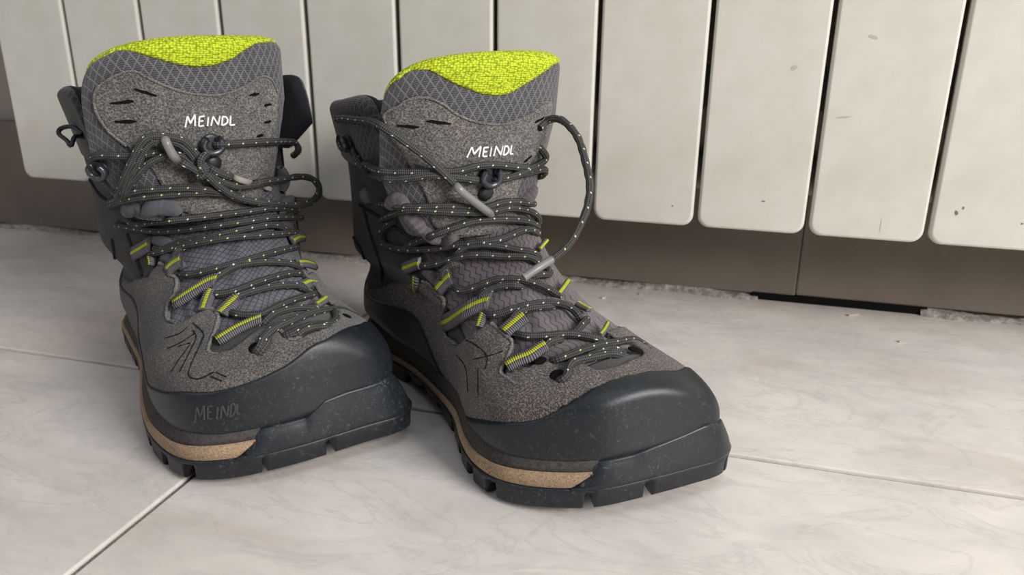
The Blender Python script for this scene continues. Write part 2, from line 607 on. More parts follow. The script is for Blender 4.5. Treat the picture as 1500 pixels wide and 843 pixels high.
def plate_mesh():
    w, r = .0765, .0085
    pts = []
    for cx, cz, a0 in ((w/2-r, ZB+r, -90), (w/2-r, ZT-r, 0), (-w/2+r, ZT-r, 90), (-w/2+r, ZB+r, 180)):
        for k in range(7):
            a = math.radians(a0+k*15)
            pts.append((cx+r*math.cos(a), cz+r*math.sin(a)))
    cxm, czm = 0, (ZB+ZT)/2
    V, F = [], []
    n = len(pts)
    prof = [(.0000, 1.6), (0, 1.6), (.0008, 1.0), (.0026, .25), (.0055, 0), (.0120, .0)]
    rings = []
    for (y, ins) in [(.0000, .0022), (.0003, .0011), (.0012, .0003), (.0026, 0), (.0110, 0), (.0110, .006)]:
        ring = []
        for (x, z) in pts:
            dx = x-(math.copysign(w/2-r, x))
            sx = -math.copysign(1, x)*ins*(1 if abs(x) > w/2-r-1e-6 else 0)
            sz = (-1 if z > czm else 1)*ins
            ring.append(len(V))
            V.append((x+sx, y, z+sz))
        rings.append(ring)
    F.append(tuple(rings[0]))
    for a, b2 in zip(rings[:-1], rings[1:]):
        for i in range(n):
            j = (i+1) % n
            F.append((a[i], b2[i], b2[j], a[j]))
    F.append(tuple(reversed(rings[-1])))
    return V, F


pv, pf = plate_mesh()
first = mesh_obj('front_plate', pv, pf, MAT['enamel'], rad, False)
fix_normals(first)
first.data.polygons.foreach_set('use_smooth', [len(p.vertices) == 4 for p in first.data.polygons])
first.location = (X0+.04, 0, 0)
bodyv = box(-.0085, .0085, .011, .062, ZB+.022, ZT-.01, .004, 2)
body0 = bm_obj('column_body', bodyv, MAT['radiator_inner'], rad)
body0.location = (X0+.04, 0, 0)
fin = box(-.030, .030, .030, .0325, ZB+.045, ZT-.02, .001, 1)
fin0 = bm_obj('inner_fin', fin, MAT['radiator_inner'], rad, False)
fin0.location = (X0+.04, 0, 0)
for k in range(-1, 14):
    if k == 0 or k == -1:
        continue
    for src in (first, body0, fin0):
        c_ = src.copy()
        COL.objects.link(c_)
        c_.location = (X0+.04+.08*k, 0, 0)
for zc, rr_ in ((.118, .013), (.61, .014)):
    bm = bmesh.new()
    bmesh.ops.create_cone(bm, cap_ends=True, segments=24, radius1=rr_, radius2=rr_, depth=1.20, matrix=Matrix.Translation((X0+.60, .036, zc)) @ Matrix.Rotation(math.pi/2, 4, 'Y'))
    bm_obj('header_tube', bm, MAT['radiator_inner'], rad)
# horizontal web seen through the gaps
bm_obj('crossbar', box(X0+.01, X0+1.15, .034, .040, .168, .200, .002, 2), MAT['radiator_inner'], rad, False)

# chips and scrapes of the enamel
for (px, py, w_, h_, ang, dk) in ((1163, 99, .0022, .0013, .5, 0), (1279, 54, .0030, .0010, -.3, 0), (1401, 312, .0009, .0016, .3, 1), (1411, 305, .0006, .0010, 0, 1), (1290, 331, .0003, .0040, 0, 0), (1118, 295, .0012, .0005, 0, 1), (1235, 172, .0045, .0007, .12, 0), (1497, 328, .0007, .0006, 0, 1), (985, 302, .0006, .0005, .2, 1)):
    d = cam_ray(px, py)
    P = CAM+d*(DR/d.y)
    pts = []
    for k in range(9):
        a_ = 2*math.pi*k/9
        r_ = 1+.35*random.random()
        x_, z_ = w_*r_*math.cos(a_), h_*r_*math.sin(a_)
        pts.append((x_*math.cos(ang)-z_*math.sin(ang), -.00012, x_*math.sin(ang)+z_*math.cos(ang)))
    pts += [(p[0]*1.05, .0004, p[2]*1.05) for p in pts]
    o = mesh_obj('enamel_chip', pts, [tuple(range(9))]+[(k, 9+k, 9+(k+1) % 9, (k+1) % 9) for k in range(9)], MAT['chip_dark' if dk else 'chip'], rad, False)
    o.location = (P.x, 0, P.z)

# crumbs of plaster on the floor by the skirting
for (px, py, L_, wd, ang) in ((884, 436, .005, .0016, .9), (1250, 461, .010, .002, .5), (938, 430, .003, .002, 0), (1320, 500, .004, .002, .2)):
    d = cam_ray(px, py)
    P = CAM+d*(-(CAM_H-.001)/d.z)
    bm = box(-L_/2, L_/2, -wd/2, wd/2, 0, .0014, .0004, 1)
    o = bm_obj('plaster_crumb', bm, MAT['debris'], None, False)
    o.location = (P.x, P.y, 0)
    o.rotation_euler = (0, 0, ang)
    o['category'] = 'crumb'
    o['label'] = {884: 'small pale splinter of plaster on the floor right behind the right boot', 1250: 'long flat crumb of plaster in front of the dark gap under the skirting', 938: 'tiny plaster crumb close to the skirting left of the dark gap', 1320: 'pale plaster speck on the floor in front of the radiator, right of the gap'}[px]
#BOOTS#

# ------------------------------------------------------------ boots
def poly_dist(P, poly):
    """signed distance (positive inside) from the points P (n,2) to a closed polygon"""
    A = np.asarray(poly, float)
    B = np.roll(A, -1, axis=0)
    d2 = np.full(len(P), 1e9)
    ins = np.zeros(len(P), bool)
    for a, b_ in zip(A, B):
        e = b_-a
        w = P-a
        t = np.clip((w@e)/max(e@e, 1e-18), 0, 1)
        q = w-t[:, None]*e
        d2 = np.minimum(d2, (q**2).sum(1))
        c = (a[1] > P[:, 1]) != (b_[1] > P[:, 1])
        with np.errstate(divide='ignore', invalid='ignore'):
            xi = a[0]+(P[:, 1]-a[1])*(b_[0]-a[0])/(b_[1]-a[1])
        ins ^= c & (P[:, 0] < xi)
    return np.where(ins, 1, -1)*np.sqrt(d2)


class Grid:
    """a parametric surface: P(i,j) on a regular grid of (a,b), with normals"""
    def __init__(self, fn, a, b_, flip=False):
        self.a, self.b = np.asarray(a, float), np.asarray(b_, float)
        A, B = np.meshgrid(self.a, self.b, indexing='ij')
        self.P = fn(A.ravel(), B.ravel()).reshape(len(self.a), len(self.b), 3)
        da = np.gradient(self.P, axis=0)
        db = np.gradient(self.P, axis=1)
        n = np.cross(da, db)
        l = np.linalg.norm(n, axis=2, keepdims=True)
        n = n/np.maximum(l, 1e-12)
        for _ in range(2):
            m = n.copy()
            m[1:] += n[:-1]
            m[:-1] += n[1:]
            m[:, 1:] += n[:, :-1]
            m[:, :-1] += n[:, 1:]
            n = m/np.maximum(np.linalg.norm(m, axis=2, keepdims=True), 1e-12)
        self.N = -n if flip else n
        self.la = np.linalg.norm(np.diff(self.P, axis=0), axis=2)
        self.lb = np.linalg.norm(np.diff(self.P, axis=1), axis=2)
        # metric uv
        ua = np.r_[0, np.cumsum(self.la.mean(1))]
        self.ua = ua
        na, nb = len(self.a), len(self.b)
        idx = np.arange(na*nb).reshape(na, nb)
        q = np.stack([idx[:-1, :-1], idx[1:, :-1], idx[1:, 1:], idx[:-1, 1:]], -1).reshape(-1, 4)
        self.quads = q
        self.bvh = BVHTree.FromPolygons([Vector(p) for p in self.P.reshape(-1, 3)], [tuple(int(i) for i in f) for f in q])

    def sample(self, a, b_):
        """bilinear point and normal at parameters"""
        fa = np.clip(np.interp(a, self.a, np.arange(len(self.a))), 0, len(self.a)-1.001)
        fb = np.clip(np.interp(b_, self.b, np.arange(len(self.b))), 0, len(self.b)-1.001)
        i, j = fa.astype(int), fb.astype(int)
        u, v = (fa-i)[:, None], (fb-j)[:, None]
        out = []
        for M in (self.P, self.N):
            out.append(M[i, j]*(1-u)*(1-v)+M[i+1, j]*u*(1-v)+M[i, j+1]*(1-u)*v+M[i+1, j+1]*u*v)
        return out

    def param(self, loc, face):
        """grid parameters (a,b) of a point on quad `face`"""
        nb = len(self.b)-1
        i, j = face//nb, face % nb
        p = np.array(loc)
        p00, p10, p01 = self.P[i, j], self.P[i+1, j], self.P[i, j+1]
        p11 = self.P[i+1, j+1]
        ea, eb = (p10-p00+p11-p01)/2, (p01-p00+p11-p10)/2
        M = np.stack([ea, eb], 1)
        s, *_ = np.linalg.lstsq(M, p-p00, rcond=None)
        s = np.clip(s, 0, 1)
        return (self.a[i]+s[0]*(self.a[i+1]-self.a[i]), self.b[j]+s[1]*(self.b[j+1]-self.b[j]))


def patch(name, g, f, mat, parent, off=.001, edge=.0012, mask=None, ruff=0.0, puff=None, keep_base=False):
    """the part of grid surface g where f>0 (f in metres from the outline), lifted by off with a rounded edge"""
    na, nb = len(g.a), len(g.b)
    P, Nn = g.P.reshape(-1, 3), g.N.reshape(-1, 3)
    A, B = np.meshgrid(g.a, g.b, indexing='ij')
    A, B = A.ravel(), B.ravel()
    F = f.ravel()
    verts, uvs, faces, tops = [], [], [], []
    vmap, emap = {}, {}
    L = np.r_[0, np.cumsum(g.lb.mean(0))]
    U = np.interp(A, g.a, g.ua)
    V = np.interp(B, g.b, L)
    bound = []

    def lift(fv, p):
        e = min(1.0, max(0.0, fv/edge))
        h = off*(.45+.55*math.sqrt(1-(1-e)**2))
        if puff is not None:
            h += puff(p, fv)
        return h

    def vtx(i):
        if i not in vmap:
            vmap[i] = len(verts)
            verts.append(P[i]+Nn[i]*lift(F[i], P[i]))
            uvs.append((V[i], U[i]))
        return vmap[i]

    def cut(i, j):
        k = (min(i, j), max(i, j))
        if k not in emap:
            i, j = k
            t = F[i]/(F[i]-F[j])
            t = min(max(t, .02), .98)
            p = P[i]*(1-t)+P[j]*t
            n = Nn[i]*(1-t)+Nn[j]*t
            emap[k] = len(verts)
            r = ruff*(random.random()-.3) if ruff else 0
            verts.append(p+n*(lift(0, p)+r))
            uvs.append((V[i]*(1-t)+V[j]*t, U[i]*(1-t)+U[j]*t))
            bound.append((emap[k], p-n*.0008))
        return emap[k]

    edges = []
    for q in g.quads:
        if (F[q] <= 0).all():
            continue
        if (F[q] > 0).all():
            faces.append(tuple(vtx(i) for i in q))
            continue
        for tri in ((q[0], q[1], q[2]), (q[0], q[2], q[3])):
            pos = [F[i] > 0 for i in tri]
            s = sum(pos)
            if s == 0:
                continue
            if s == 3:
                faces.append(tuple(vtx(i) for i in tri))
            elif s == 1:
                k = pos.index(True)
                a, b_, c = tri[k], tri[(k+1) % 3], tri[(k+2) % 3]
                x, y = cut(a, b_), cut(a, c)
                faces.append((vtx(a), x, y))
                edges.append((x, y))
            else:
                k = pos.index(False)
                a, b_, c = tri[k], tri[(k+1) % 3], tri[(k+2) % 3]
                x, y = cut(a, b_), cut(a, c)
                faces.append((x, vtx(b_), vtx(c), y))
                edges.append((y, x))
    low = {}
    for t, p in bound:
        low[t] = len(verts)
        verts.append(p)
        uvs.append(uvs[t])
    for x, y in edges:
        faces.append((y, x, low[x], low[y]))
    if not faces:
        print('EMPTY PATCH', name)
        return None
    return mesh_obj(name, verts, faces, mat, parent, True, uvs)


def full(name, g, mat, parent, off=0.0):
    F = np.full((len(g.a), len(g.b)), 1.0)
    return patch(name, g, F, mat, parent, off)


GLY = {'M': [[(0, 0), (.12, 1), (.5, .25), (.88, 1), (1, 0)]],
       'E': [[(1, 1), (.05, 1), (.05, 0), (1, 0)], [(.05, .52), (.85, .52)]],
       'I': [[(.5, 0), (.5, 1)]],
       'N': [[(.02, 0), (.06, 1), (.94, 0), (.98, 1)]],
       'D': [[(.05, 0), (.05, 1), (.6, .95), (.95, .62), (.9, .25), (.5, .02), (.05, 0)]],
       'L': [[(.05, 1), (.05, 0), (.95, 0)]]}


class Boot:
    def __init__(self, cfg):
        self.c = cfg
        h = math.radians(cfg['head'])
        self.root = thing('hiking_boot', (cfg['loc'][0], cfg['loc'][1], 0), h, cfg['label'], 'boot')
        self.M = Matrix.Translation((cfg['loc'][0], cfg['loc'][1], 0)) @ Matrix.Rotation(h, 4, 'Z')
        self.Mi = self.M.inverted()
        self.cam = self.Mi @ CAM
        self.fwl = (self.Mi.to_3x3() @ FW)
        self.surf = []
        foot = catmull(cfg['foot'], 480, True)
        self.foot = foot
        self.build()

    # --- rays
    def ray(self, x, y):
        d = self.Mi.to_3x3() @ cam_ray(float(x), float(y))
        return d

    def hit(self, x, y, grids=None):
        """first grid surface met by the ray: depth, point, normal, grid, face"""
        d = self.ray(x, y)
        dn = d.normalized()
        best = None
        for g in (grids or self.surf):
            r = g.bvh.ray_cast(self.cam, dn)
            if r[0] is not None:
                k = r[3]/d.length
                if best is None or k < best[0]:
                    n = Vector(r[1])
                    if n.dot(dn) > 0:
                        n = -n
                    best = (k, r[0], n, g, r[2])
        return best

    def uvpoly(self, g, pts):
        out = []
        for p in pts:
            if p == 'mirror':
                a0, b0 = out[-1]
                out += [(a, -b_) for a, b_ in reversed(out) if a > a0+.25 and a < 9 and -b_ > b0+.02]
                continue
            if p[0] == 'u':
                out.append((p[1], p[2]))
                continue
            h = self.hit(p[0], p[1], [g])
            if h is None:
                # walk toward the middle of the surface until something is met
                mx, my = self.c['mid']
                for t in np.linspace(0, 1, 60)[1:]:
                    h = self.hit(p[0]+(mx-p[0])*t, p[1]+(my-p[1])*t, [g])
                    if h is not None:
                        break
            if h is None:
                print('MISS', p)
                continue
            out.append(g.param(h[1], h[4]))
        return out

    def field(self, g, pts, smooth=True):
        """signed distance field of a polygon given in pixels or parameters"""
        uv = np.array(self.uvpoly(g, pts))
        A, B = np.meshgrid(g.a, g.b, indexing='ij')
        sa = g.la.mean()*(len(g.a)-1)/(g.a[-1]-g.a[0])
        sb = g.lb.mean()*(len(g.b)-1)/(g.b[-1]-g.b[0])
        if smooth:
            uv = catmull(uv, len(uv)*5, True)
        S = np.array([sa, sb])
        return poly_dist(np.stack([A.ravel(), B.ravel()], 1)*S, uv*S).reshape(A.shape), uv

    # --- shape
    def build(self):
        c = self.c
        T = np.array(c['rows'], float)
        K = len(T)
        sp = self.spring

        def up(s, ph):
            Q = np.vstack([2*T[0]-T[1], T, 2*T[-1]-T[-2]])
            i = np.minimum(s.astype(int), K-2)
            f = (s-i)[:, None]
            p0, p1, p2, p3 = Q[i], Q[i+1], Q[i+2], Q[i+3]
            R = .5*((2*p1)+(-p0+p2)*f+(2*p0-5*p1+4*p2-p3)*f**2+(-p0+3*p1-3*p2+p3)*f**3)
            ix, iz, ox, oz, w, yi, yo = R.T
            a = ((1-np.cos(ph))/2)**.72
            # box-like towards the sole, rounder towards the instep
            sn = np.abs(np.sin(ph))
            blend = np.clip(1-(s-8.5)/4.5, 0, 1)
            pin = .44+.31*blend
            pout = .80-.46*blend
            t = np.clip((np.abs(ph)-math.pi/2)/.6+.5, 0, 1)
            p = pin*(1-t)+pout*t
            y = (yi*(1-a)+yo*a)+np.sign(ph)*w*sn**p
            x = ix*(1-a)+ox*a
            z = iz*(1-a)+oz*a
            # keep the lasted foot inside the sole platform
            xy = np.stack([x, y], 1)
            poly = self.foot[::3]
            A = poly
            E = np.roll(poly, -1, 0)-poly
            near = z < .09
            ii = np.where(near)[0]
            best = np.full(len(ii), 1e9)
            bp = np.zeros((len(ii), 2))
            q = xy[ii]
            for a0, e in zip(A, E):
                t = np.clip(((q-a0)@e)/(e@e), 0, 1)
                c0 = a0+t[:, None]*e
                d2 = ((q-c0)**2).sum(1)
                m = d2 < best
                best[m] = d2[m]
                bp[m] = c0[m]
            d = poly_dist(q, poly)
            zz = z[ii]
            inset = np.interp(zz, [.017, .0235, .029, .05, .066, .09], [.0088, .0080, .0052, .0068, .0095, -.012])
            v = q-bp
            dirn = v/np.maximum(np.abs(d), 1e-6)[:, None]*np.sign(d)[:, None]
            # soft minimum so that no crease shows
            k = .0035
            need = inset-d
            push = np.where(need > k, need, np.where(need < -k, 0, (need+k)**2/(4*k)))
            xy[ii] = q+dirn*push[:, None]
            x, y = xy.T
            return np.stack([x, y, z+sp(x)], 1)
        ga = np.r_[np.linspace(0, 3, 46), np.linspace(3, K-1, 130)[1:]]
        gb = np.linspace(-math.pi, math.pi, 221)
        self.G = Grid(up, ga, gb, False)
        if self.G.N[80, 110][2] < 0:      # instep must look up
            self.G.N *= -1
        m0 = self.G.N[3].mean(0)
        m0 = np.array([1, 0, .2]) if np.linalg.norm(m0) < .3 else m0
        self.G.N[:2] = m0/np.linalg.norm(m0)
        self.surf = [self.G]
        # creases of the worn leather: slight real relief
        self.tongue()
        self.collar()

    def spring(self, x):
        return .009*np.clip((x-.225)/.08, 0, 2)**1.6

    def sheet(self, rows_p, thick, q_n=70, p_n=91):
        """padded sheet folded over its top edge.
        rows_p(p) -> dict of base z, top z, plan point at height fraction; returns Grid over (q,p)"""
        def fn(q, p):
            # q 0..1 : up the outer face, over the rim, down the inner face
            th = thick(p)
            z0, zt = rows_p['z0'](p), rows_p['zt'](p)
            r = th/2
            Lf = zt-r-z0
            tot = 2*Lf+math.pi*r
            d = q*tot
            out = np.empty((len(q), 3))
            side = np.where(d < Lf, 1.0, np.where(d > Lf+math.pi*r, -1.0, np.cos((d-Lf)/np.maximum(r, 1e-6))))
            z = np.where(d < Lf, z0+d, np.where(d > Lf+math.pi*r, z0+tot-d, zt-r+r*np.sin(np.clip((d-Lf)/np.maximum(r, 1e-6), 0, math.pi))))
            hf = (z-z0)/np.maximum(zt-z0, 1e-6)
            c = rows_p['plan'](p, hf)
            n = rows_p['nrm'](p)
            out[:, 0] = c[:, 0]+n[:, 0]*side*r
            out[:, 1] = c[:, 1]+n[:, 1]*side*r
            out[:, 2] = z
            return out
        return Grid(fn, np.linspace(0, 1, q_n), np.linspace(-1, 1, p_n))

    def tongue(self):
        t = self.c['tongue']
        Wd, D = t['w'], t['d']

        def plan(p, hf):
            hf = np.clip(hf, 0, 1)
            w = t['w0']+(Wd-t['w0'])*np.minimum(1, hf*1.5)**.8
            y = t['y0']*(1-hf)+t['y1']*hf+w*np.sin(p*math.pi/2*.92)/math.sin(math.pi/2*.92)
            x = t['x0']*(1-hf)+t['x1']*hf+t.get('bow', 0)*np.sin(hf*math.pi)-D*(1-np.cos(p*math.pi/2*.92))
            return np.stack([x, y], 1)

        def nrm(p):
            a = p*math.pi/2*.85
            n = np.stack([np.cos(a)*Wd, np.sin(a)*Wd*.9], 1)
            return n/np.linalg.norm(n, axis=1)[:, None]
        zt = t['zt']
        tp = np.array(zt[0]), np.array(zt[1])
        R = dict(z0=lambda p: np.full(len(p), t['z0']), zt=lambda p: np.interp(p, *tp), plan=plan, nrm=nrm)
        zs = catmull(np.stack(tp, 1), 120)
        R['zt'] = lambda p: np.interp(p, zs[:, 0], zs[:, 1])
        th = lambda p: np.maximum(t['th']*(1-np.abs(p)**5)**.5, .0008)
        self.T = self.sheet(R, th, 150, 161)
        # outward normal on the front face
        if self.T.N[20, 80][0] < 0:
            self.T.N *= -1
        self.surf.append(self.T)

    def collar(self):
        t = self.c['collar']
        path = catmull(t['path'], 200)
        path_t = np.linspace(-1, 1, 200)
        lean = t['lean']
        cen = np.array(t['cen'])

        def plan(p, hf):
            x = np.interp(p, path_t, path[:, 0])
            y = np.interp(p, path_t, path[:, 1])
            hf = np.clip(hf, 0, 1)[:, None]
            c = np.stack([x, y], 1)
            return c+(c-cen)*lean*(hf-.3)

        def nrm(p):
            tg = np.gradient(path, axis=0)
            tx = np.interp(p, path_t, tg[:, 0])
            ty = np.interp(p, path_t, tg[:, 1])
            n = np.stack([-ty, tx], 1)
            n /= np.linalg.norm(n, axis=1)[:, None]
            return n
        zt = catmull(np.array(t['zt']).T, 120)
        z0 = t['z0']
        R = dict(z0=lambda p: np.full(len(p), z0), zt=lambda p: np.interp(p, zt[:, 0], zt[:, 1]), plan=plan, nrm=nrm)
        th = lambda p: np.maximum(t['th']*(1-np.abs(p)**14)**.5, .0008)
        self.C = self.sheet(R, th, 60, 181)
        m = self.C.P[5].mean(0)
        s = np.sign(((self.C.P[5, 90]-np.r_[cen, 0])*np.r_[1, 1, 0])@self.C.N[5, 90])
        if s < 0:
            self.C.N *= -1
        self.surf.append(self.C)

    # --- dressing
    def dress(self):
        c, R = self.c, self.root
        G = self.G
        Z = G.P[:, :, 2]
        X = G.P[:, :, 0]
        A, B = np.meshgrid(G.a, G.b, indexing='ij')
        cut = c['cut']          # height at which the shell stops and the collar pad begins
        def folds(p, fv):
            return .0011*math.sin(p[1]*420+math.sin(p[2]*90)*2.2+p[0]*160)*max(0.0, math.sin(p[0]*95+p[2]*70+1.0))
        fg = np.minimum((len(c['rows'])-1.02-A)*.02, np.maximum((11.6-A)*.02, (np.abs(B)-.75)*.04))
        self.upper = patch('gusset', G, fg, MAT[c['gusset']], R, 0.0, puff=folds)
        # textile quarters left and right of the throat
        gp, _ = self.field(G, c['throat'])
        fq = np.minimum(-gp, (len(c['rows'])-1.04-A)*.02)
        patch('quarter', G, fq, MAT['quarter_fabric'], R, .0012, .002)
        fs, uvs = self.field(G, c['suede'])
        self.suede_uv = uvs
        patch('suede_overlay', G, fs, MAT[c['suede_mat']], R, .0030, .0016, ruff=.0006)
        # rolled pale cut edge of the suede, one strand all along the outline
        self.seam('suede_cut_edge', c['suede_edge'], MAT['suede_edge'], .0008, .0027)
        fr, uvr = self.field(G, c['rand'])
        patch('rubber_rand', G, fr, MAT['rand_rubber'], R, .0040, .0022)
        # tongue
        T = self.T
        Ft = np.full((len(T.a), len(T.b)), 1.0)
        tg = patch('tongue', T, Ft, MAT['tongue_fabric'], R, 0.0)
        fl, _ = self.field(T, c['lime'], False)
        patch('lime_lining', T, fl, MAT['lime'], tg, .0011, .0015)
        fp, _ = self.field(T, c['tpatch'])
        patch('suede_patch', T, fp, MAT['suede_patch'], tg, .0016, .0014, ruff=.0006)
        # small slits of the patch, their inner shade laid on as near-black slivers
        for (x, y, w, a) in c['slits']:
            hh = self.hit(x, y, [T])
            if hh is None:
                continue
            P, n = hh[1], hh[2]
            e = Vector((0, 0, 1)).cross(n).normalized()
            u = n.cross(e)
            d = e*math.cos(a)+u*math.sin(a)
            q = n.cross(d)
            s = w/3000
            base = P+n*.0019
            ring = [base+d*s*math.cos(k*math.pi/6)*(1+.25*random.random())+q*.0008*math.sin(k*math.pi/6)*(.6+.9*random.random()) for k in range(12)]
            V = ring+[v-n*.002 for v in ring]
            Fc = [tuple(range(12))]+[(k, 12+k, 12+(k+1) % 12, (k+1) % 12) for k in range(12)]
            mesh_obj('slit', V, Fc, MAT['hole_shade'], tg, False)
        self.seam('frayed_patch_edge', c['tedge'], MAT['suede_edge'], .0006, .0017, T, tg)
        for pts in c['panels']:
            self.seam('panel_seam', pts, MAT['quarter_rib'], .0009, .0016)
        # collar
        C = self.C
        Fc_ = np.full((len(C.a), len(C.b)), 1.0)
        QA, _ = np.meshgrid(C.a, C.b, indexing='ij')
        col = patch('padded_collar', C, (c['collar'].get('qcut', .56)-QA)*.06, MAT['collar_fabric'], R, 0.0)
        patch('black_lining', C, (QA-c['collar'].get('qcut', .56)+.001)*.06, MAT['lining'], col, 0.0)
        # embroidered word
        self.word('embroidered_letters', c['word'], self.T, MAT['thread'], tg, .00056, .0020, 1)
        if 'emboss' in c:
            self.word('embossed_letters', c['emboss'], self.G, MAT['emboss'], R, .0007, .0040, 1)
        # stitched grooves of the suede
        for pts in c.get('grooves', []):
            self.seam('stitched_groove', pts, MAT['seam'], .00045, .0028)
        self.sole()
        self.straps()
        self.hooks()
        for pts, r in c['folds']:
            Q = self.lace_path(pts, -.0042-r*.55, r)
            if Q is not None:
                rr = r*np.sin(np.linspace(.28, math.pi-.28, len(Q)))**.6
                tubes_obj('gusset_fold', [(Q, rr)], MAT[c['gusset']], R, r, 14)
        self.laces()

    def curve_on(self, pts, grids, lift, step=.0012, n=None, smooth=2):
        P2 = catmull(pts, max(8, len(pts)*8))
        out = []
        for x, y in P2:
            h = self.hit(x, y, grids)
            if h is None:
                out.append(None)
            else:
                out.append(np.array(h[1]+h[2]*float(lift)))
        out = [o for o in out if o is not None]
        if len(out) < 3:
            return None
        Q = np.array(out)
        for _ in range(smooth):
            Q[1:-1] = (Q[:-2]+2*Q[1:-1]+Q[2:])/4
        return resample(Q, step)

    def seam(self, name, pts, mat, r, lift, grid=None, parent=None):
        segs = pts if isinstance(pts[0][0], (tuple, list)) else [pts]
        for s in segs:
            Q = self.curve_on(s, [grid or self.G], lift)
            if Q is not None:
                rr = r*(.8+.7*rng.random(len(Q)))
                tubes_obj(name, [(Q, rr)], mat, parent or self.root, r, 7)

    def word(self, name, spec, g, mat, parent, r, lift, passes):
        # spec: list of (letter, x0,y0 (bottom-left), x1,y1 (bottom-right), x2,y2 (top-left))
        paths = []
        for ch, bl, br, tl in spec:
            bl, br, tl = map(np.array, (bl, br, tl))
            for st in GLY[ch]:
                pts = [bl+(br-bl)*u+(tl-bl)*v for u, v in st]
                dense = []
                for a, b_ in zip(pts[:-1], pts[1:]):
                    for k in range(6):
                        dense.append(a+(b_-a)*k/6)
                dense.append(pts[-1])
                Q = []
                for x, y in dense:
                    h = self.hit(x, y, [g])
                    if h is not None:
                        Q.append(np.array(h[1]+h[2]*float(lift)))
                if len(Q) > 2:
                    paths.append(resample(np.array(Q), .0006))
        tubes_obj(name, paths, mat, parent, r, 6)

    # --- sole
    def shell_at(self, p, z, inward):
        """point of the upper at height z, looking from outside along inward"""
        o = Vector((p[0]-inward[0]*.05, p[1]-inward[1]*.05, z))
        r = self.G.bvh.ray_cast(o, Vector((inward[0], inward[1], 0)))
        return r[0]

    def sole(self):
        c, R = self.c, self.root
        Fp = resample(np.vstack([self.foot, self.foot[:1]]), .0014)[:-1]
        n = len(Fp)
        T = np.roll(Fp, -1, 0)-np.roll(Fp, 1, 0)
        T /= np.linalg.norm(T, axis=1)[:, None]
        nrm = np.stack([T[:, 1], -T[:, 0]], 1)
        cen = Fp.mean(0)
        if ((Fp-cen)*nrm).sum() < 0:
            nrm = -nrm
        arc = np.r_[0, np.cumsum(np.linalg.norm(np.diff(Fp, axis=0), axis=1))]
        tot = arc[-1]+.0014
        tip = int(np.argmax(Fp[:, 0]))
        sdist = (arc-arc[tip]+tot/2) % tot-tot/2     # signed arc length from the tip
        sp = self.spring(Fp[:, 0])
        x = Fp[:, 0]
        # lugs
        gap = np.zeros(n)
        depth = np.zeros(n)
        for (s0, w, d) in c['gaps']:
            k = np.abs(sdist-s0) < w/2
            gap[k] = 1
            depth[k] = d
        heelz = np.where(x < .10, 0.0, np.where(x < .125, (x-.10)/.025*.006, np.where(x < .150, .006, np.clip((.175-x)/.025, 0, 1)*.006)))

        def band(name, prof, mat, mask=None, parent=R, cap=False):
            V, F = [], []
            m = len(prof)
            for i in range(n):
                for k, (ins, z) in enumerate(prof):
                    ii = ins[i] if hasattr(ins, '__len__') else ins
                    zz = z[i] if hasattr(z, '__len__') else z
                    V.append((Fp[i, 0]+nrm[i, 0]*ii, Fp[i, 1]+nrm[i, 1]*ii, zz+sp[i]))
            for i in range(n):
                j = (i+1) % n
                if mask is not None and not (mask[i] and mask[j]):
                    continue
                for k in range(m-1):
                    F.append((i*m+k, j*m+k, j*m+k+1, i*m+k+1))
            if cap:
                F.append(tuple(i*m for i in range(n)))
            o = mesh_obj(name, V, F, mat, parent)
            fix_normals(o)
            return o
        zb = np.where(gap > 0, depth, 0)+heelz
        ins0 = np.where(gap > 0, -.005, -.0012)
        ins1 = np.where(gap > 0, -.0045, 0)
        tread = band('outsole', [(-.012, zb+.004), (ins0-.004, zb+.0003), (ins0, zb), (ins1, zb+.0012), (ins1+.0003, np.maximum(zb+.0015, .0080)), (.0006, .0095), (.0004, .0112), (-.002, .0118)], MAT['tread_rubber'])
        # flat underside with the inner lugs
        V = [(Fp[i, 0]-nrm[i, 0]*.010, Fp[i, 1]-nrm[i, 1]*.010, .0045+sp[i]) for i in range(n)]
        V.append((cen[0], cen[1], .005))
        fix_normals(mesh_obj('outsole_core', V, [(i, (i+1) % n, n) for i in range(n)], MAT['tread_rubber'], R))
        # inner lugs under the sole
        Vl, Fl = [], []
        for lx in np.arange(.03, .285, .024):
            for ly in (-.022, .002, .026):
                d = poly_dist(np.array([[lx, ly]]), Fp)[0]
                if d < .016 or .1 < lx < .17:
                    continue
                s = .0075
                z1 = .006+float(self.spring(lx))
                z0 = float(self.spring(lx))
                o = len(Vl)
                for zz, k in ((z0+.0002, s*.85), (z1, s)):
                    Vl += [(lx-k, ly-k, zz), (lx+k, ly-k*.6, zz), (lx+k, ly+k, zz), (lx-k, ly+k*.6, zz)]
                Fl += [(o, o+1, o+2, o+3), (o+4, o+5, o+1, o), (o+5, o+6, o+2, o+1), (o+6, o+7, o+3, o+2), (o+7, o+4, o, o+3)]
        lg = fix_normals(mesh_obj('inner_lugs', Vl, Fl, MAT['tread_rubber'], R, False))
        lg['kind'] = 'stuff'
        # beige wedge, thinning towards the arch, and grey foam above it
        e0, e1 = c['foam_end']
        fm = (sdist < -e0+.001) | (sdist > e1-.001)
        side = np.where(sdist < 0, 1, 0)
        be = np.clip(np.abs(sdist)-np.where(side, e0, e1), 0, .3)
        zt = .0198-.0045*np.clip((be-.03)/.12, 0, 1)
        slant = np.clip(1-be/.010, 0, 1)
        zbtm = .0113+(zt-.0113-.0013)*slant
        band('beige_midsole', [(-.004, zbtm), (-.0006, zbtm+.0002), (.0004, zbtm+.0012), (.0002, zt-.0012), (-.0010, zt-.0001), (-.005, zt+.0001)], MAT['beige'], fm)
        # top of the grey foam meets the upper
        topin = np.zeros(n)
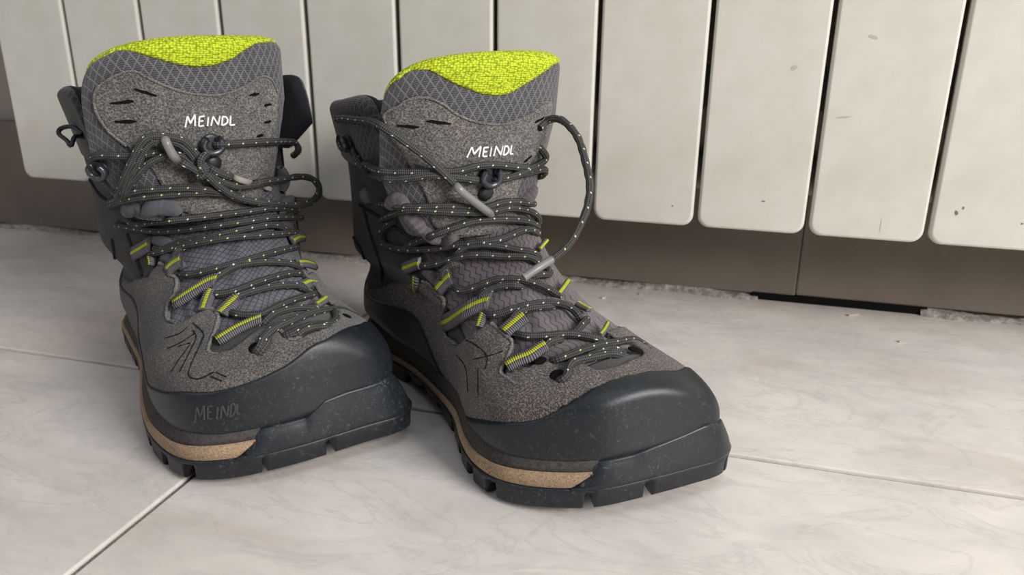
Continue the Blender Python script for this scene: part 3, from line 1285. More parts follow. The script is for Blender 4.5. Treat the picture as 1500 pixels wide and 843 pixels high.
        for i in range(n):
            q = self.shell_at(Fp[i], .028+sp[i], -nrm[i])
            topin[i] = ((q[0]-Fp[i, 0])*nrm[i, 0]+(q[1]-Fp[i, 1])*nrm[i, 1]) if q is not None else -.006
        topin = np.clip(topin, -.012, .0)
        kk = np.ones(9)/9
        topin = np.convolve(np.r_[topin[-8:], topin, topin[:8]], kk, 'same')[8:-8]
        band('grey_midsole', [(-.006, zt-.0004), (-.0014, zt-.0002), (-.0021, zt+.0020), (np.minimum(-.0021, topin+.0030), .0262), (topin+.0012, .0275)], MAT['greyfoam'], (sdist < -e0+.004) | (sdist > e1-.004))
        # rubber toe bumper
        tp = c['bumper']
        bm_ = (sdist > -e0-.011) & (sdist < e1+.009)
        ztop = np.interp(sdist, tp[0], tp[1])
        hb = np.zeros(n)
        for i in range(n):
            if not bm_[i]:
                continue
            q = self.shell_at(Fp[i], ztop[i]+sp[i], -nrm[i])
            hb[i] = ((q[0]-Fp[i, 0])*nrm[i, 0]+(q[1]-Fp[i, 1])*nrm[i, 1]) if q is not None else -.012
        hb = np.convolve(np.r_[hb[-6:], hb, hb[:6]], np.ones(5)/5, 'same')[6:-6]
        hi = np.minimum(hb+.0056, -.0005)
        ed = ztop-.0113
        pr = [(-.001, .0108), (.0010, .0112), (.0012, .0128)]
        for f in (.18, .4, .62, .82, .94):
            pr.append((.0012+(hi-.0004-.0012)*f**1.0+.0009*math.sin(f*math.pi), .0113+ed*f))
        pr += [(hi-.0001, ztop-.0006), (hi-.0014, ztop+.0001), (hb+.001, ztop-.0002)]
        band('toe_bumper', pr, MAT['bumper_rubber'], bm_)

    # --- webbing loops
    def strip(self, name, pts, w, th, mat, lift, parent, curl=0):
        """webbing strap over the surface along a pixel polyline; width w in metres"""
        grids = [self.G, self.T]
        Q, Nn = [], []
        for x, y in catmull(pts, 14):
            h = self.hit(x, y, grids)
            if h is None:
                continue
            Q.append(np.array(h[1]))
            Nn.append(np.array(h[2]))
        if len(Q) < 4:
            return None
        Q, Nn = np.array(Q), np.array(Nn)
        for _ in range(3):
            Q[1:-1] = (Q[:-2]+2*Q[1:-1]+Q[2:])/4
            Nn[1:-1] = Nn[:-2]+2*Nn[1:-1]+Nn[2:]
            Nn /= np.linalg.norm(Nn, axis=1)[:, None]
        V, F, U = [], [], []
        T = np.gradient(Q, axis=0)
        T /= np.linalg.norm(T, axis=1)[:, None]
        n = len(Q)
        L = np.r_[0, np.cumsum(np.linalg.norm(np.diff(Q, axis=0), axis=1))]
        ww = w if hasattr(w, '__len__') else (w, w)
        for i in range(n):
            t = i/(n-1)
            s = np.cross(Nn[i], T[i])
            hl = lift+curl*t**1.5
            wi = ww[0]+(ww[1]-ww[0])*t
            m = 9
            for k in range(m):
                a = -1+2*k/(m-1)
                hh = th*(1-abs(a)**6*.85)
                V.append(Q[i]+s*a*wi/2+Nn[i]*(hl+hh))
                U.append((L[i] if not curl else L[i], a*wi/2))
            for k in range(m):
                a = 1-2*k/(m-1)
                V.append(Q[i]+s*a*wi/2+Nn[i]*(hl-.0012))
                U.append((L[i], a*wi/2))
        m2 = 18
        for i in range(n-1):
            for k in range(m2):
                kk = (k+1) % m2
                F.append((i*m2+k, (i+1)*m2+k, (i+1)*m2+kk, i*m2+kk))
        F.append(tuple(range(m2)))
        F.append(tuple((n-1)*m2+k for k in reversed(range(m2))))
        return fix_normals(mesh_obj(name, V, F, mat, parent, True, U))

    def straps(self):
        for pts, w, sw in self.c['straps']:
            a = self.strip('lace_loop', pts, w/2750, .0016, MAT['webbing'], .0032, self.root, .0020)
            if a is not None:
                self.strip('yellow_stripe', pts, sw/2750, .0004, MAT['stripe'], .0047, a, .0020)

    def hooks(self):
        for (x, y, s, kind) in self.c['hooks']:
            h = self.hit(x, y)
            if h is None:
                print('hook miss', x, y)
                continue
            P, n = h[1], h[2]
            e = Vector((0, 0, 1)).cross(n).normalized()
            u = n.cross(e)
            if kind == 'hook':
                # pressed metal lace hook: a C-shaped loop standing off a rivet plate
                hk = self.frustum('lace_hook_plate', P+n*.0020, n, .0052*s, .0046*s, .0012, MAT['hook_dark'])
                pts = []
                for k in range(17):
                    a = math.radians(-235+k*290/16)
                    pts.append(np.array(P+n*(.0058)+e*(.0046*s*math.cos(a)+.0)+u*(.0040*s*math.sin(a))))
                tubes_obj('lace_hook', [np.array(pts)], MAT['hook'], self.root, .0017*s, 10)
                st = [np.array(P+n*.001+u*.0040*s*-1), np.array(P+n*.006-u*.0040*s)]
                self.frustum('hook_post', P+n*.001-u*.004*s, n, .0022*s, .0018*s, .005, MAT['hook'])
            elif kind == 'rivet':
                self.frustum('rivet', P+n*.0018, n, .0042*s, .0026*s, .0022, MAT['hook_dark'])
            elif kind == 'hole_shade':
                self.frustum('eyelet', P+n*.0024, n, .0030*s, .0026*s, .0010, MAT['hole_shade'])  # flat near-black disc, the shade of the open lace hole as colour
            elif kind == 'nub':
                bm = bmesh.new()
                bmesh.ops.create_icosphere(bm, subdivisions=3, radius=1)
                for v in bm.verts:
                    k = 1+.16*math.sin(v.co.x*5+v.co.y*3)*math.cos(v.co.z*4)
                    v.co = P+n*.002+(e*v.co.x*.0048+u*v.co.y*.0052+n*v.co.z*.0042)*k*s
                bm_obj('frayed_loop', bm, MAT['frayed'], self.root)
        for poly, r in self.c.get('clips', []):
            # free-standing loops at given depth beside a surface point
            ref = self.hit(*poly[0])
            k = ref[0] if ref else self.c['depth']
            Q = []
            for i, (x, y) in enumerate(catmull(poly, 24)):
                Q.append(np.array(self.cam+self.ray(x, y)*float(k+.004*math.sin(i*.3))))
            tubes_obj('side_hook', [resample(np.array(Q), .0008)], MAT['hook_dark'], self.root, r, 8)

    def frustum(self, name, P, n, r0, r1, h, mat):
        e = Vector((0, 0, 1)).cross(n).normalized()
        u = n.cross(e)
        V, F = [], []
        prof = [(r0, 0), (r0, h*.35), (r1, h*.85), (r1*.7, h)]
        m = 18
        for r, z in prof:
            for k in range(m):
                a = 2*math.pi*k/m
                V.append(P+e*r*math.cos(a)+u*r*math.sin(a)+n*z)
        for i in range(len(prof)-1):
            for k in range(m):
                F.append((i*m+k, i*m+(k+1) % m, (i+1)*m+(k+1) % m, (i+1)*m+k))
        F.append(tuple((len(prof)-1)*m+k for k in range(m)))
        return mesh_obj(name, V, F, mat, self.root)

    # --- laces
    def lace_path(self, pts, lift, r, free=None):
        """a taut cord lying over the surfaces: pixel polyline -> points; free = (k0,k1) depths of ends when hanging clear"""
        P2 = resample(catmull([p[:2] for p in pts], max(10, len(pts)*10)), 2.2)
        n = len(P2)
        K = np.full(n, np.nan)
        for i, (x, y) in enumerate(P2):
            h = self.hit(x, y)
            if h is not None:
                K[i] = h[0]
        if free is not None:
            t = np.linspace(0, 1, len(free))
            K2 = np.interp(np.linspace(0, 1, n), t, free)
            hasK = ~np.isnan(K)
            lim = np.where(hasK, K-.002-r, 9)
            K = np.minimum(K2, lim)
            for _ in range(6):
                K[1:-1] = np.minimum((K[:-2]+2*K[1:-1]+K[2:])/4, lim[1:-1])
        else:
            ok = ~np.isnan(K)
            if ok.sum() < 2:
                return None
            idx = np.arange(n)
            K = np.interp(idx, idx[ok], K[ok])
            # cord bridges hollows: upper hull of nearness, relaxed
            lim = K.copy()
            w = 9
            Kp = np.pad(lim, w, mode='edge')
            sm = np.array([Kp[i:i+2*w+1].mean() for i in range(n)])
            K = np.minimum(lim, sm)
            for _ in range(10):
                K[1:-1] = np.minimum((K[:-2]+K[2:])/2*.5+K[1:-1]*.5, lim[1:-1]+.0005)
            K = K-.0031-r-lift
            e = np.minimum(np.arange(n), np.arange(n)[::-1])
            K = K+(.0045+lift*.6)*np.clip(1-e/3.0, 0, 1)
        Q = np.array([np.array(self.cam+self.ray(x, y)*float(k)) for (x, y), k in zip(P2, K)])
        for _ in range(3):
            Q[1:-1] = (Q[:-2]+2*Q[1:-1]+Q[2:])/4
        return resample(Q, .0011)

    def laces(self):
        paths = []
        r = .00215
        for it in self.c['laces']:
            pts, lift = it[0], it[1]
            free = it[2] if len(it) > 2 else None
            Q = self.lace_path(pts, lift, r, free)
            if Q is None:
                print('lace miss', pts[0])
                continue
            n = len(Q)
            rr = r*(1+.06*np.sin(np.arange(n)*.9))
            if free is None:
                # tuck the ends into the boot
                t = np.clip(np.minimum(np.arange(n), np.arange(n)[::-1])/4.0, 0, 1)
            paths.append((Q, rr))
        lc = tubes_obj('lace', paths, MAT['lace'], self.root, r, 10)
        ap = {}
        for pts, lift, free, mat, rad in self.c['aglets']:
            Q = self.lace_path(pts, lift, rad, free)
            if Q is not None:
                tubes_obj('aglet', [Q], MAT[mat], lc, rad, 12)


def toe_feature(b, x, y, z):
    """index on the footprint outline nearest to a point seen at (x,y) at height z"""
    k = (z-b.cam.z)/b.ray(x, y).z
    p = b.cam+b.ray(x, y)*k
    return np.array([p.x, p.y])


def finish(b):
    """turn the traced sole features into arc positions along the outline"""
    Fp = resample(np.vstack([b.foot, b.foot[:1]]), .0014)[:-1]
    arc = np.r_[0, np.cumsum(np.linalg.norm(np.diff(Fp, axis=0), axis=1))]
    tot = arc[-1]+.0014
    tip = int(np.argmax(Fp[:, 0]))
    sd = (arc-arc[tip]+tot/2) % tot-tot/2

    def near(p):
        return sd[int(np.argmin(((Fp-p)**2).sum(1)))]
    c = b.c
    s0 = near(toe_feature(b, *c['joint'], .017))
    sc = (s0+.052)/2
    e0 = -s0
    e1 = 2*sc-s0
    c['foam_end'] = (e0, e1)
    S, Zt = [s0-.012, s0-.004, s0+.003], [.0125, .0190, .0245]
    for (x, y) in c['btop']:
        h = b.hit(x, y, [b.G])
        if h is None:
            continue
        p = h[1]+h[2]*.0045
        s = near(np.array([p.x, p.y]))
        if s > S[-1]+.004:
            S.append(s)
            Zt.append(max(.025, p.z-float(b.spring(p.x))))
    m = [(s, z) for s, z in zip(S, Zt) if s < sc]
    if S[-1] < sc:
        m.append((sc, max(Zt)))
    full_ = m+[(2*sc-s, z) for s, z in reversed(m) if s < sc]
    c['bumper'] = (np.array([p[0] for p in full_]), np.array([p[1] for p in full_]))
    gaps = []
    for (x, y, w, d) in c['notches']:
        gaps.append((near(toe_feature(b, x, y, .002)), w, d))
    s = min(g[0] for g in gaps)-.026
    while s > -.36:
        gaps.append((s, .0065, .0065))
        s -= .024
    s = max(g[0] for g in gaps)+.03
    while s < .36:
        gaps.append((s, .006, .006))
        s += .024
    c['gaps'] = gaps


def U(s, p):
    return ('u', s, p)


THROAT = [U(17, -.85), U(13, -.80), U(10.4, -.78), U(9.2, -1.0), U(8, -1.12), U(6.2, -1.15), U(5.0, -.9), U(4.6, 0), U(5.0, .9), U(6.2, 1.0), U(8, .9), U(9.2, .8), U(10.4, .74), U(13, .80), U(17, .85)]
HEEL_L = [U(12.1, -3.4), U(11.6, -2.4), U(10.2, -1.85), U(9.1, -1.72)]
HEEL_R = [U(8, 1.62), U(9.1, 1.72), U(10.2, 1.85), U(11.6, 2.4), U(12.1, 3.4), U(-3, 3.6), U(-3, -3.6)]

RIGHT = dict(
    label='grey hiking boot on the right, free lace end hanging in a wide loop',
    head=-40.5, loc=(-0.2507, 0.5229), mid=(720, 430), depth=.42, toe_mid=.004, gusset='gusset_fabric_mauve', suede_mat='suede_brown', cut=.15,
    foot=[(0.012, 0.0), (0.0175, -0.02), (0.035, -0.034), (0.0672, -0.038), (0.1132, -0.034), (0.1506, -0.0362), (0.1815, -0.0413), (0.2076, -0.0513), (0.2284, -0.0566), (0.2484, -0.0564), (0.265, -0.0494), (0.2802, -0.0364), (0.2913, -0.0207), (0.2987, 0.0058), (0.3033, 0.0281), (0.3054, 0.0442), (0.2986, 0.0569), (0.2811, 0.0638), (0.251, 0.065), (0.2162, 0.0608), (0.1779, 0.0547), (0.1313, 0.0481), (0.0856, 0.043), (0.0396, 0.037), (0.0184, 0.022)],
    rows=[(0.3002, 0.0235, 0.3002, 0.0235, 0.0, 0.014, 0.014), (0.2995, 0.044, 0.2995, 0.02, 0.022, 0.012, 0.012), (0.2965, 0.051, 0.2965, 0.0175, 0.034, 0.01, 0.01), (0.288, 0.0565, 0.288, 0.017, 0.0445, 0.007, 0.006), (0.272, 0.062, 0.272, 0.017, 0.053, 0.005, 0.005), (0.252, 0.066, 0.252, 0.017, 0.0575, 0.004, 0.005), (0.23, 0.072, 0.224, 0.017, 0.0575, 0.004, 0.005), (0.208, 0.081, 0.19, 0.017, 0.0522, 0.0057, 0.0067), (0.19, 0.091, 0.15, 0.018, 0.049, 0.0075, 0.0085), (0.178, 0.101, 0.105, 0.02, 0.0482, 0.0083, 0.0083), (0.169, 0.113, 0.06, 0.024, 0.048, 0.008, 0.006), (0.162, 0.125, 0.026, 0.028, 0.047, 0.006, 0.003), (0.157, 0.136, 0.014, 0.05, 0.046, 0.006, 0.003), (0.154, 0.148, 0.014, 0.085, 0.046, 0.006, 0.003), (0.152, 0.16, 0.016, 0.12, 0.047, 0.006, 0.003), (0.15, 0.17, 0.014, 0.148, 0.049, 0.006, 0.003), (0.149, 0.178, 0.008, 0.17, 0.053, 0.006, 0.003)],
    tedge=[(567, 180), (565, 166), (584, 155), (598, 145), (624, 142), (647, 151), (669, 167), (698, 178), (735, 181), (769, 170), (797, 151)],
    panels=[[(535, 300), (545, 340), (560, 385), (563, 412)], [(520, 345), (535, 372), (538, 410)], [(530, 300), (560, 318), (600, 345), (618, 360)]],
    throat=THROAT,
    tongue=dict(w=.054, w0=.036, d=.027, x0=.158, x1=.174, y0=-.006, y1=-.010, th=.014, z0=.112,
                zt=[[-1, -.85, -.6, -.2, .3, .7, .9, 1], [.165, .193, .206, .2115, .2125, .210, .203, .183]]),
    collar=dict(path=[(.126, -.045), (.10, -.050), (.065, -.046), (.034, -.033), (.022, 0), (.022, .036), (.06, .050), (.10, .052), (.122, .047)], cen=(.07, 0), lean=.15, th=.015, z0=.145,
                zt=[[-1, -.93, -.82, -.5, 0, .5, .82, .93, 1], [.150, .176, .188, .182, .176, .182, .187, .176, .152]], qcut=.49),
    suede=[U(11.8, -3.5), U(11.3, -2.2), U(10.6, -1.5), (560, 415), (590, 415), (623, 412), (634, 416), (645, 432), (655, 441), (655, 468), (655, 480), (661, 496), (676, 504), (700, 486), (716, 477), (724, 478), (741, 495), (752, 506), (748, 522), (741, 539), (737, 551), (758, 546), (782, 539), (799, 531), (825, 530), (852, 536), (875, 547), (903, 541), (922, 534), (940, 524), (925, 508), (905, 503), (888, 490),
           U(6.6, .95), U(8, 1.0), U(10.4, 1.2), U(10.8, 2.0), U(11.8, 3.5), U(-3, 3.6), U(-3, -3.6)],
    suede_edge=[[(623, 413), (634, 417), (645, 432), (655, 441), (655, 468), (655, 480), (661, 495), (676, 505)], [(723, 478), (741, 495), (752, 506), (748, 522), (741, 539), (736, 551), (748, 560), (760, 570)], [(881, 489), (890, 495), (905, 505)]],
    rand=HEEL_L+[(671, 597), (690, 604), (709, 611), (740, 615), (773, 614), (801, 607), (844, 588), (886, 567), (932, 554), (960, 551), (985, 551), (997, 545)]+['mirror']+HEEL_R,
    lime=[(564, 99), (575, 94), (587, 90), (604, 91), (629, 103), (669, 124), (703, 137), (726, 140), (743, 138), (777, 118), (809, 95), U(.5, 1.2), U(1.3, 1.3), U(1.3, -1.3), U(.5, -1.2)],
    tpatch=[(564, 166), (584, 155), (598, 145), (624, 142), (647, 151), (669, 167), (698, 178), (735, 181), (769, 170), (797, 149), (806, 152), (803, 175), (796, 205), (782, 228), (769, 249), (755, 286), (750, 330), (700, 345), (640, 335), (625, 289), (610, 261), (592, 226), (578, 209), (567, 185)],
    slits=[(598, 184, 15, -.1), (641, 178, 18, -.15), (787, 175, 12, .3), (770, 232, 10, .5)],
    word=[('M', (682, 229), (699, 228), (687, 213.5)), ('E', (704, 228), (711, 227.5), (706, 215)), ('I', (713, 227.5), (717, 227), (715, 214)), ('N', (720, 227), (731, 225.5), (723, 213)), ('D', (733.5, 226), (741, 225), (736, 213)), ('L', (743.5, 224.5), (748, 224), (746, 211))],
    grooves=[[(690, 500), (705, 512), (718, 527), (716, 545)], [(700, 530), (718, 527), (740, 520)], [(676, 520), (690, 540), (694, 575)], [(706, 545), (708, 580)]],
    joint=(872, 728), btop=[(892, 702), (918, 670), (955, 646), (996, 632), (1023, 619), (1044, 617)],
    notches=[(952, 748, .0034, .006), (862, 768, .003, .003), (1043, 706, .002, .004), (713, 728, .006, .0065), (687, 697, .007, .0065), (673, 668, .006, .0065)],
    straps=[([(598, 393), (607, 390), (618, 386), (624, 386)], 20.5, 6), ([(614, 420), (616, 412), (618, 406)], 12.7, 4), ([(646, 425), (654, 416), (661, 410), (668, 406)], 29.6, 7),
            ([(657, 474), (680, 462), (700, 452), (714, 448), (722, 448)], 29.6, 7), ([(706, 484), (710, 474), (714, 468)], 14, 5), ([(741, 492), (752, 483), (761, 476), (768, 472)], 27, 8),
            ([(745, 542), (762, 533), (778, 529), (790, 521), (800, 517)], 21.8, 7), ([(784, 370), (787, 364), (789, 359)], 8, 4), ([(815, 438), (820, 430), (824, 422)], 9, 5), ([(841, 451), (849, 458), (857, 466)], 10, 5), ([(877, 500), (882, 494), (885, 487)], 8, 4)],
    hooks=[(713, 256, 1.15, 'hook'), (709, 281, 1.1, 'rivet'), (514, 207, 1.0, 'hook'), (522, 222, .8, 'rivet'), (542, 286, 1.0, 'nub'), (793, 535, 1.1, 'hole_shade'), (818, 556, 1.4, 'hole_shade'), (929, 520, 1.4, 'hole_shade')],
    laces=[
        ([(556, 299), (583, 303), (613, 304), (640, 303), (670, 303), (704, 306), (717, 303), (736, 297), (760, 296), (782, 299)], 0),
        ([(560, 322), (575, 315), (598, 308), (640, 310), (690, 312), (723, 310), (745, 305), (770, 308), (787, 316), (789, 325)], .0008),
        ([(596, 362), (604, 358), (634, 345), (672, 331), (700, 324), (745, 322), (774, 325), (788, 332)], .0012),
        ([(581, 322), (564, 333), (558, 345), (562, 357), (575, 363), (596, 366), (634, 365), (662, 360), (691, 356), (729, 352), (760, 340), (775, 336), (788, 342)], .001),
        ([(664, 378), (670, 371), (683, 362), (710, 359), (738, 362), (756, 366), (781, 370), (790, 378)], 0),
        ([(615, 390), (634, 388), (653, 383), (681, 375), (710, 374), (737, 376), (775, 377), (790, 386)], .001),
        ([(664, 420), (672, 425), (681, 426), (710, 416), (727, 410), (756, 409), (781, 414), (802, 423), (819, 433)], .002),
        ([(649, 415), (648, 401), (654, 393), (664, 388), (672, 386)], .001),
        ([(703, 444), (706, 432), (725, 422), (748, 418), (765, 420)], .0004),
        ([(775, 408), (794, 402), (803, 404), (806, 398), (800, 392)], .0004),
        ([(712, 462), (728, 461), (746, 455), (771, 448), (798, 444), (824, 446), (843, 457), (852, 470)], .002),
        ([(748, 474), (756, 461), (771, 453), (798, 449), (812, 449)], .0004),
        ([(758, 490), (772, 493), (790, 493), (811, 491), (839, 490), (868, 495), (880, 499)], .001),
        ([(838, 490), (846, 484), (853, 475), (860, 468)], .0004),
        ([(790, 518), (798, 508), (807, 501), (822, 497)], 0),
        ([(808, 530), (826, 524), (843, 517), (871, 508), (902, 502), (928, 498), (941, 505), (949, 513), (960, 521)], .002),
        ([(818, 560), (830, 552), (833, 538), (842, 530), (868, 524), (894, 519), (910, 522)], .001),
        ([(846, 534), (866, 522), (886, 513), (903, 512), (912, 518)], .0),
        ([(520, 225), (524, 236), (532, 246), (552, 258), (575, 262), (603, 260), (632, 256), (660, 259), (679, 261), (702, 264)], .0012),
        ([(535, 240), (556, 251), (594, 253), (641, 252), (670, 251), (698, 244), (726, 242), (755, 245), (778, 247)], 0),
        ([(722, 264), (751, 259), (774, 249), (790, 241), (800, 233), (797, 224), (790, 216)], .0016),
        ([(758, 257), (783, 251), (798, 248), (799, 254), (790, 259)], .0004),
        ([(494, 175), (505, 173), (516, 175), (537, 177), (551, 181), (573, 194), (592, 207), (617, 225), (638, 243), (657, 261), (667, 271)], .003),
        ([(790, 188), (798, 180), (809, 174), (826, 178), (846, 201), (857, 235), (864, 272), (860, 304), (850, 329), (836, 355), (819, 372), (808, 381)], .0, (.442, .43, .422, .415, .41, .405, .402)),
    ],
    folds=[([(572, 300), (585, 290), (592, 300), (596, 318)], .0045), ([(590, 312), (606, 322), (620, 342)], .0050), ([(612, 330), (630, 345), (646, 352)], .0042), ([(620, 398), (634, 404), (648, 422)], .0038), ([(760, 300), (772, 290), (784, 275)], .0045), ([(640, 360), (655, 350), (672, 346)], .004)],
    aglets=[([(666, 270), (681, 285), (719, 314)], .006, None, 'aglet', .0023), ([(809, 380), (788, 393), (767, 407)], .0, (.402, .397, .395), 'aglet', .0022)],
)

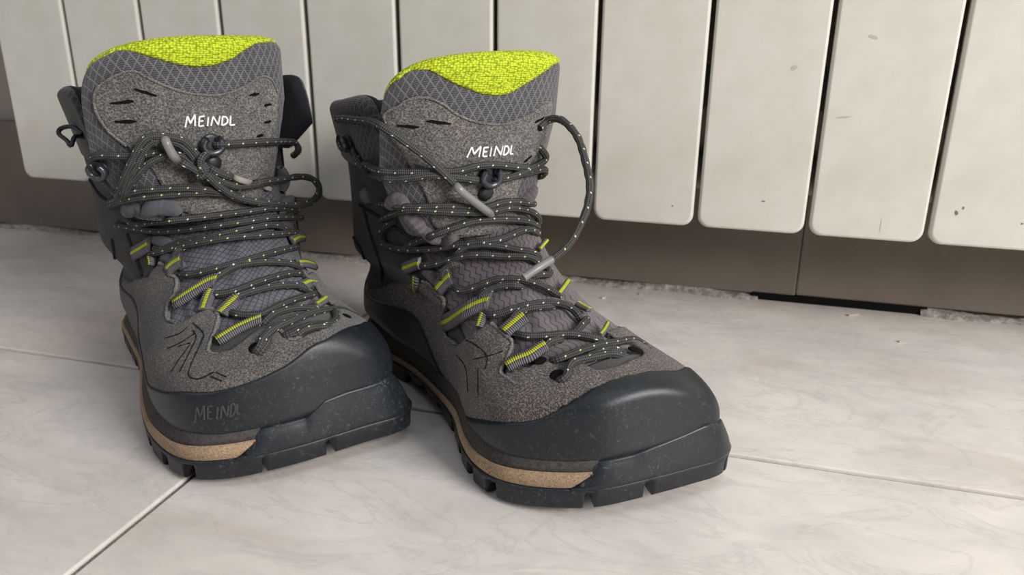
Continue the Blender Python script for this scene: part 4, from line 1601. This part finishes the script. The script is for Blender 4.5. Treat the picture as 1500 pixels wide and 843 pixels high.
LEFT = dict(
    label='grey hiking boot on the left, lace tied in a bow',
    head=-34, loc=(-0.4356, 0.4860), mid=(310, 400), depth=.42, toe_mid=-.004, gusset='gusset_fabric', suede_mat='suede', cut=.15,
    foot=[(0.012, 0.0), (0.0175, -0.02), (0.035, -0.034), (0.0764, -0.04), (0.1224, -0.046), (0.172, -0.0595), (0.2089, -0.0667), (0.2346, -0.0676), (0.2565, -0.0651), (0.2711, -0.0581), (0.2821, -0.0443), (0.2881, -0.0288), (0.2926, -0.0084), (0.2955, 0.0218), (0.2983, 0.0401), (0.2944, 0.0518), (0.2789, 0.0588), (0.2509, 0.0588), (0.2161, 0.0544), (0.1779, 0.0482), (0.1313, 0.042), (0.0856, 0.041), (0.0396, 0.037), (0.0184, 0.022)],
    rows=[(0.2912, 0.0235, 0.2912, 0.0235, 0.0, 0.01, 0.01), (0.2905, 0.05, 0.2905, 0.021, 0.022, 0.009, 0.008), (0.2875, 0.059, 0.2875, 0.0175, 0.035, 0.006, 0.004), (0.279, 0.067, 0.279, 0.017, 0.0465, 0.002, -0.001), (0.264, 0.072, 0.264, 0.017, 0.055, 0.0, -0.003), (0.247, 0.076, 0.247, 0.017, 0.06, -0.001, -0.003), (0.23, 0.081, 0.22, 0.017, 0.0605, -0.001, -0.003), (0.214, 0.088, 0.19, 0.017, 0.0573, 0.0015, -0.0015), (0.202, 0.096, 0.15, 0.018, 0.0535, 0.0053, 0.001), (0.192, 0.106, 0.105, 0.02, 0.0528, 0.0092, 0.0025), (0.184, 0.118, 0.06, 0.024, 0.0537, 0.014, 0.0063), (0.178, 0.13, 0.028, 0.028, 0.0523, 0.015, 0.0067), (0.174, 0.141, 0.016, 0.05, 0.053, 0.016, 0.007), (0.171, 0.152, 0.018, 0.085, 0.054, 0.016, 0.007), (0.169, 0.163, 0.02, 0.12, 0.055, 0.016, 0.007), (0.168, 0.172, 0.018, 0.148, 0.058, 0.016, 0.007), (0.167, 0.18, 0.012, 0.17, 0.062, 0.016, 0.007)],
    tedge=[(187, 213), (163, 193), (147, 171), (140, 150), (141, 137), (150, 123), (177, 107), (198, 104), (219, 115), (257, 131), (289, 138), (323, 138), (355, 127), (379, 112), (395, 117), (404, 137)],
    panels=[[(190, 342), (200, 370), (212, 405)], [(168, 350), (172, 380), (170, 402)], [(135, 262), (150, 285), (172, 300)], [(150, 250), (165, 275), (185, 292)]],
    throat=THROAT,
    tongue=dict(w=.054, w0=.036, d=.027, x0=.176, x1=.184, y0=-.004, y1=-.007, th=.014, z0=.118,
                zt=[[-1, -.85, -.6, -.2, .3, .7, .9, 1], [.170, .198, .211, .2175, .2185, .217, .211, .186]]),
    collar=dict(path=[(.138, -.050), (.11, -.052), (.075, -.047), (.042, -.034), (.026, 0), (.034, .036), (.07, .054), (.11, .062), (.150, .063)], cen=(.08, 0), lean=.18, th=.011, z0=.148,
                zt=[[-1, -.93, -.82, -.5, 0, .5, .85, .94, 1], [.155, .180, .191, .186, .184, .186, .194, .186, .165]], qcut=.49),
    suede=[U(11.8, -3.5), U(11.3, -2.2), U(10.8, -1.7), (163, 403), (188, 410), (213, 409), (226, 400), (239, 386), (247, 392), (252, 405), (264, 411), (260, 434), (252, 449), (250, 470), (262, 477), (280, 470), (300, 458), (311, 455), (323, 467), (318, 489), (309, 513), (318, 521), (344, 514), (362, 500), (387, 486), (406, 489), (425, 502), (442, 498), (477, 484), (492, 468), (488, 454), (469, 440), (458, 425), (446, 408),
           U(8.5, 1.0), U(10.4, 1.2), U(10.8, 2.0), U(11.8, 3.5), U(-3, 3.6), U(-3, -3.6)],
    suede_edge=[[(240, 388), (248, 393), (253, 405), (264, 411), (261, 434), (252, 449), (250, 470), (262, 477)], [(311, 456), (322, 467), (318, 489), (309, 513), (312, 521), (326, 524)], [(411, 489), (425, 502), (442, 498)], [(440, 403), (458, 423), (470, 440), (488, 454)]],
    rand=HEEL_L+[(205, 550), (222, 561), (240, 568), (270, 572), (299, 573), (330, 568), (373, 554), (420, 531), (458, 505), (484, 495), (520, 482), (540, 480)]+['mirror']+HEEL_R,
    lime=[(146, 72), (155, 68), (166, 69), (190, 74), (226, 85), (262, 95), (285, 98), (312, 96), (340, 86), (358, 73), (373, 64), U(.5, 1.2), U(1.3, 1.3), U(1.3, -1.3), U(.5, -1.2)],
    tpatch=[(141, 137), (150, 123), (177, 107), (198, 104), (219, 115), (257, 131), (289, 138), (323, 138), (355, 127), (379, 112), (395, 117), (404, 137), (405, 150), (403, 201), (398, 250), (375, 300), (340, 318), (300, 316), (255, 300), (222, 246), (193, 222), (187, 214), (163, 193), (147, 171), (139, 150)],
    slits=[(214, 135, 16, -.35), (180, 149, 16, .1), (185, 177, 15, 0), (370, 138, 10, .1), (389, 153, 8, 0), (389, 178, 8, 0), (378, 198, 8, .1)],
    word=[('M', (270, 185.5), (284, 183.5), (271.5, 169)), ('E', (289, 184.5), (297, 183.5), (290, 170.5)), ('I', (300, 184), (304, 183.5), (301, 170.5)), ('N', (307, 183.5), (318, 182.5), (309, 169.5)), ('D', (322, 183), (331, 182), (323, 170.5)), ('L', (334, 183), (341.5, 182), (335, 168.5))],
    emboss=[('M', (293, 613), (305, 610), (294, 593)), ('E', (309, 610), (317, 608), (309, 592)), ('I', (319, 609), (323, 608), (320, 591)), ('N', (326, 608), (336, 606), (327, 590)), ('D', (339, 606), (346, 603), (340, 588)), ('L', (348, 603), (355, 600), (348, 586))],
    grooves=[[(258, 548), (268, 532), (281, 514), (283, 508), (268, 512)], [(252, 515), (272, 506), (290, 494)], [(287, 479), (302, 494), (299, 508), (285, 540), (283, 554), (297, 558), (318, 549)], [(288, 490), (292, 500), (286, 515), (270, 548)], [(321, 549), (335, 554)], [(314, 555), (328, 559)], [(248, 500), (268, 494), (280, 484)]],
    joint=(380, 682), btop=[(422, 629), (444, 603), (470, 584), (502, 571), (553, 557), (580, 561)],
    notches=[(491, 683, .0045, .0065), (388, 706, .002, .002), (600, 632, .002, .004), (270, 712, .006, .0065), (240, 684, .006, .0065)],
    straps=[([(203, 372), (212, 368), (224, 362), (230, 360)], 25.7, 6), ([(253, 397), (260, 391), (269, 387), (275, 385)], 27, 7), ([(262, 449), (285, 434), (305, 422), (316, 418), (322, 418)], 27, 7),
            ([(302, 460), (308, 445), (314, 436)], 20.5, 6), ([(326, 466), (337, 456), (346, 449), (351, 447)], 27, 8), ([(322, 505), (350, 489), (372, 481), (386, 478)], 21.8, 7),
            ([(229, 391), (232, 380)], 11.4, 5), ([(421, 356), (428, 350), (434, 350)], 16.6, 5), ([(432, 391), (440, 391), (450, 396), (456, 398)], 17.9, 5), ([(441, 425), (449, 422), (457, 426)], 20.5, 6), ([(462, 455), (468, 452), (473, 450)], 12.7, 5)],
    hooks=[(307, 210, 1.15, 'hook'), (310, 238, 1.15, 'rivet'), (150, 245, 1.0, 'hook'), (422, 236, .9, 'hook'), (420, 262, .8, 'rivet'), (377, 515, 1.3, 'hole_shade'), (505, 470, 1.0, 'hole_shade')],
    clips=[([(122, 196), (106, 186), (90, 188), (86, 196), (98, 206), (104, 214), (110, 200), (124, 202)], .0013)],
    laces=[
        ([(313, 212), (324, 212), (356, 210), (394, 208), (428, 208), (436, 214), (437, 222), (430, 228)], .001),
        ([(133, 234), (136, 231), (149, 228), (185, 229), (204, 228), (233, 224), (261, 225), (282, 235), (294, 246)], 0),
        ([(136, 246), (150, 262), (166, 280), (180, 288)], 0),
        ([(174, 292), (174, 283), (182, 262), (191, 243), (203, 218), (212, 205), (223, 200), (239, 200), (258, 203), (271, 208), (282, 220), (292, 233), (297, 246)], .0042),
        ([(180, 290), (187, 266), (199, 246), (208, 227), (218, 212), (231, 206), (246, 207), (262, 212), (275, 222), (287, 238)], .0036),
        ([(178, 294), (186, 278), (202, 256), (218, 240), (235, 231), (255, 226), (270, 231), (290, 248)], .0026),
        ([(260, 235), (275, 243), (290, 251), (299, 255)], .006),
        ([(303, 226), (295, 231), (293, 241), (297, 252), (304, 256)], .0075),
        ([(286, 236), (296, 240), (302, 250), (294, 260), (286, 254)], .006),
        ([(296, 250), (305, 258), (318, 271), (341, 286), (365, 294), (394, 298), (428, 301), (451, 298), (466, 286), (467, 273), (457, 262), (438, 259), (413, 263), (390, 266), (371, 269)], .0045),
        ([(300, 246), (312, 258), (327, 267), (346, 273), (371, 271), (394, 267), (413, 263)], .003),
        ([(303, 244), (314, 250), (327, 256), (341, 260)], .004),
        ([(160, 297), (169, 294), (195, 281), (235, 277), (265, 276), (291, 277), (325, 282)], .001),
        ([(160, 303), (173, 297), (202, 290), (254, 285), (309, 283), (350, 288)], .0004),
        ([(186, 322), (199, 330), (224, 326), (291, 319), (364, 310), (401, 305), (436, 308)], .0012),
        ([(172, 330), (190, 334), (235, 339), (291, 334), (346, 327), (401, 319), (441, 319)], .0004),
        ([(228, 364), (240, 366), (261, 357), (309, 347), (364, 335), (401, 330), (427, 340)], .0008),
        ([(222, 372), (240, 368), (265, 361), (327, 350), (383, 345), (438, 341)], .0016),
        ([(256, 384), (256, 376), (262, 366), (275, 359)], .0004),
        ([(268, 402), (282, 402), (309, 396), (357, 383), (401, 370), (434, 362)], .0016),
        ([(308, 416), (316, 408), (327, 400), (349, 389), (386, 384), (423, 386), (440, 392)], .0006),
        ([(308, 430), (322, 431), (346, 426), (383, 412), (423, 401), (441, 401)], .0016),
        ([(334, 449), (342, 440), (357, 431), (401, 420), (438, 419), (450, 427)], .0006),
        ([(338, 458), (356, 462), (383, 461), (405, 450), (430, 440), (460, 431)], .0016),
        ([(384, 476), (392, 467), (404, 459), (430, 452), (455, 452), (474, 455)], .0006),
        ([(374, 516), (381, 508), (386, 496), (400, 483), (419, 474), (456, 459), (493, 453), (510, 458), (522, 464), (532, 472)], .002),
        ([(378, 520), (388, 508), (395, 495)], .0),
        ([(415, 494), (427, 489), (456, 477), (485, 474), (493, 466), (490, 456)], .0006),
        ([(432, 494), (445, 484), (464, 479), (484, 479)], 0),
    ],
    folds=[([(186, 312), (192, 305), (200, 300), (206, 310)], .0045), ([(212, 312), (232, 300), (252, 306), (262, 316)], .0060), ([(222, 352), (240, 356), (262, 372)], .0042), ([(238, 378), (252, 380), (272, 396)], .0038), ([(405, 312), (418, 300), (428, 290)], .0045), ([(410, 245), (415, 262), (412, 282)], .0045)],
    aglets=[([(240, 200), (247, 216), (255, 230), (261, 236)], .0075, None, 'aglet', .0024), ([(341, 259), (352, 264), (366, 268)], .0055, None, 'aglet_pale', .0019), ([(386, 274), (395, 277)], .004, None, 'aglet_pale', .0016)],
)

for cfg in (LEFT, RIGHT):
    b = Boot(cfg)
    finish(b)
    b.dress()
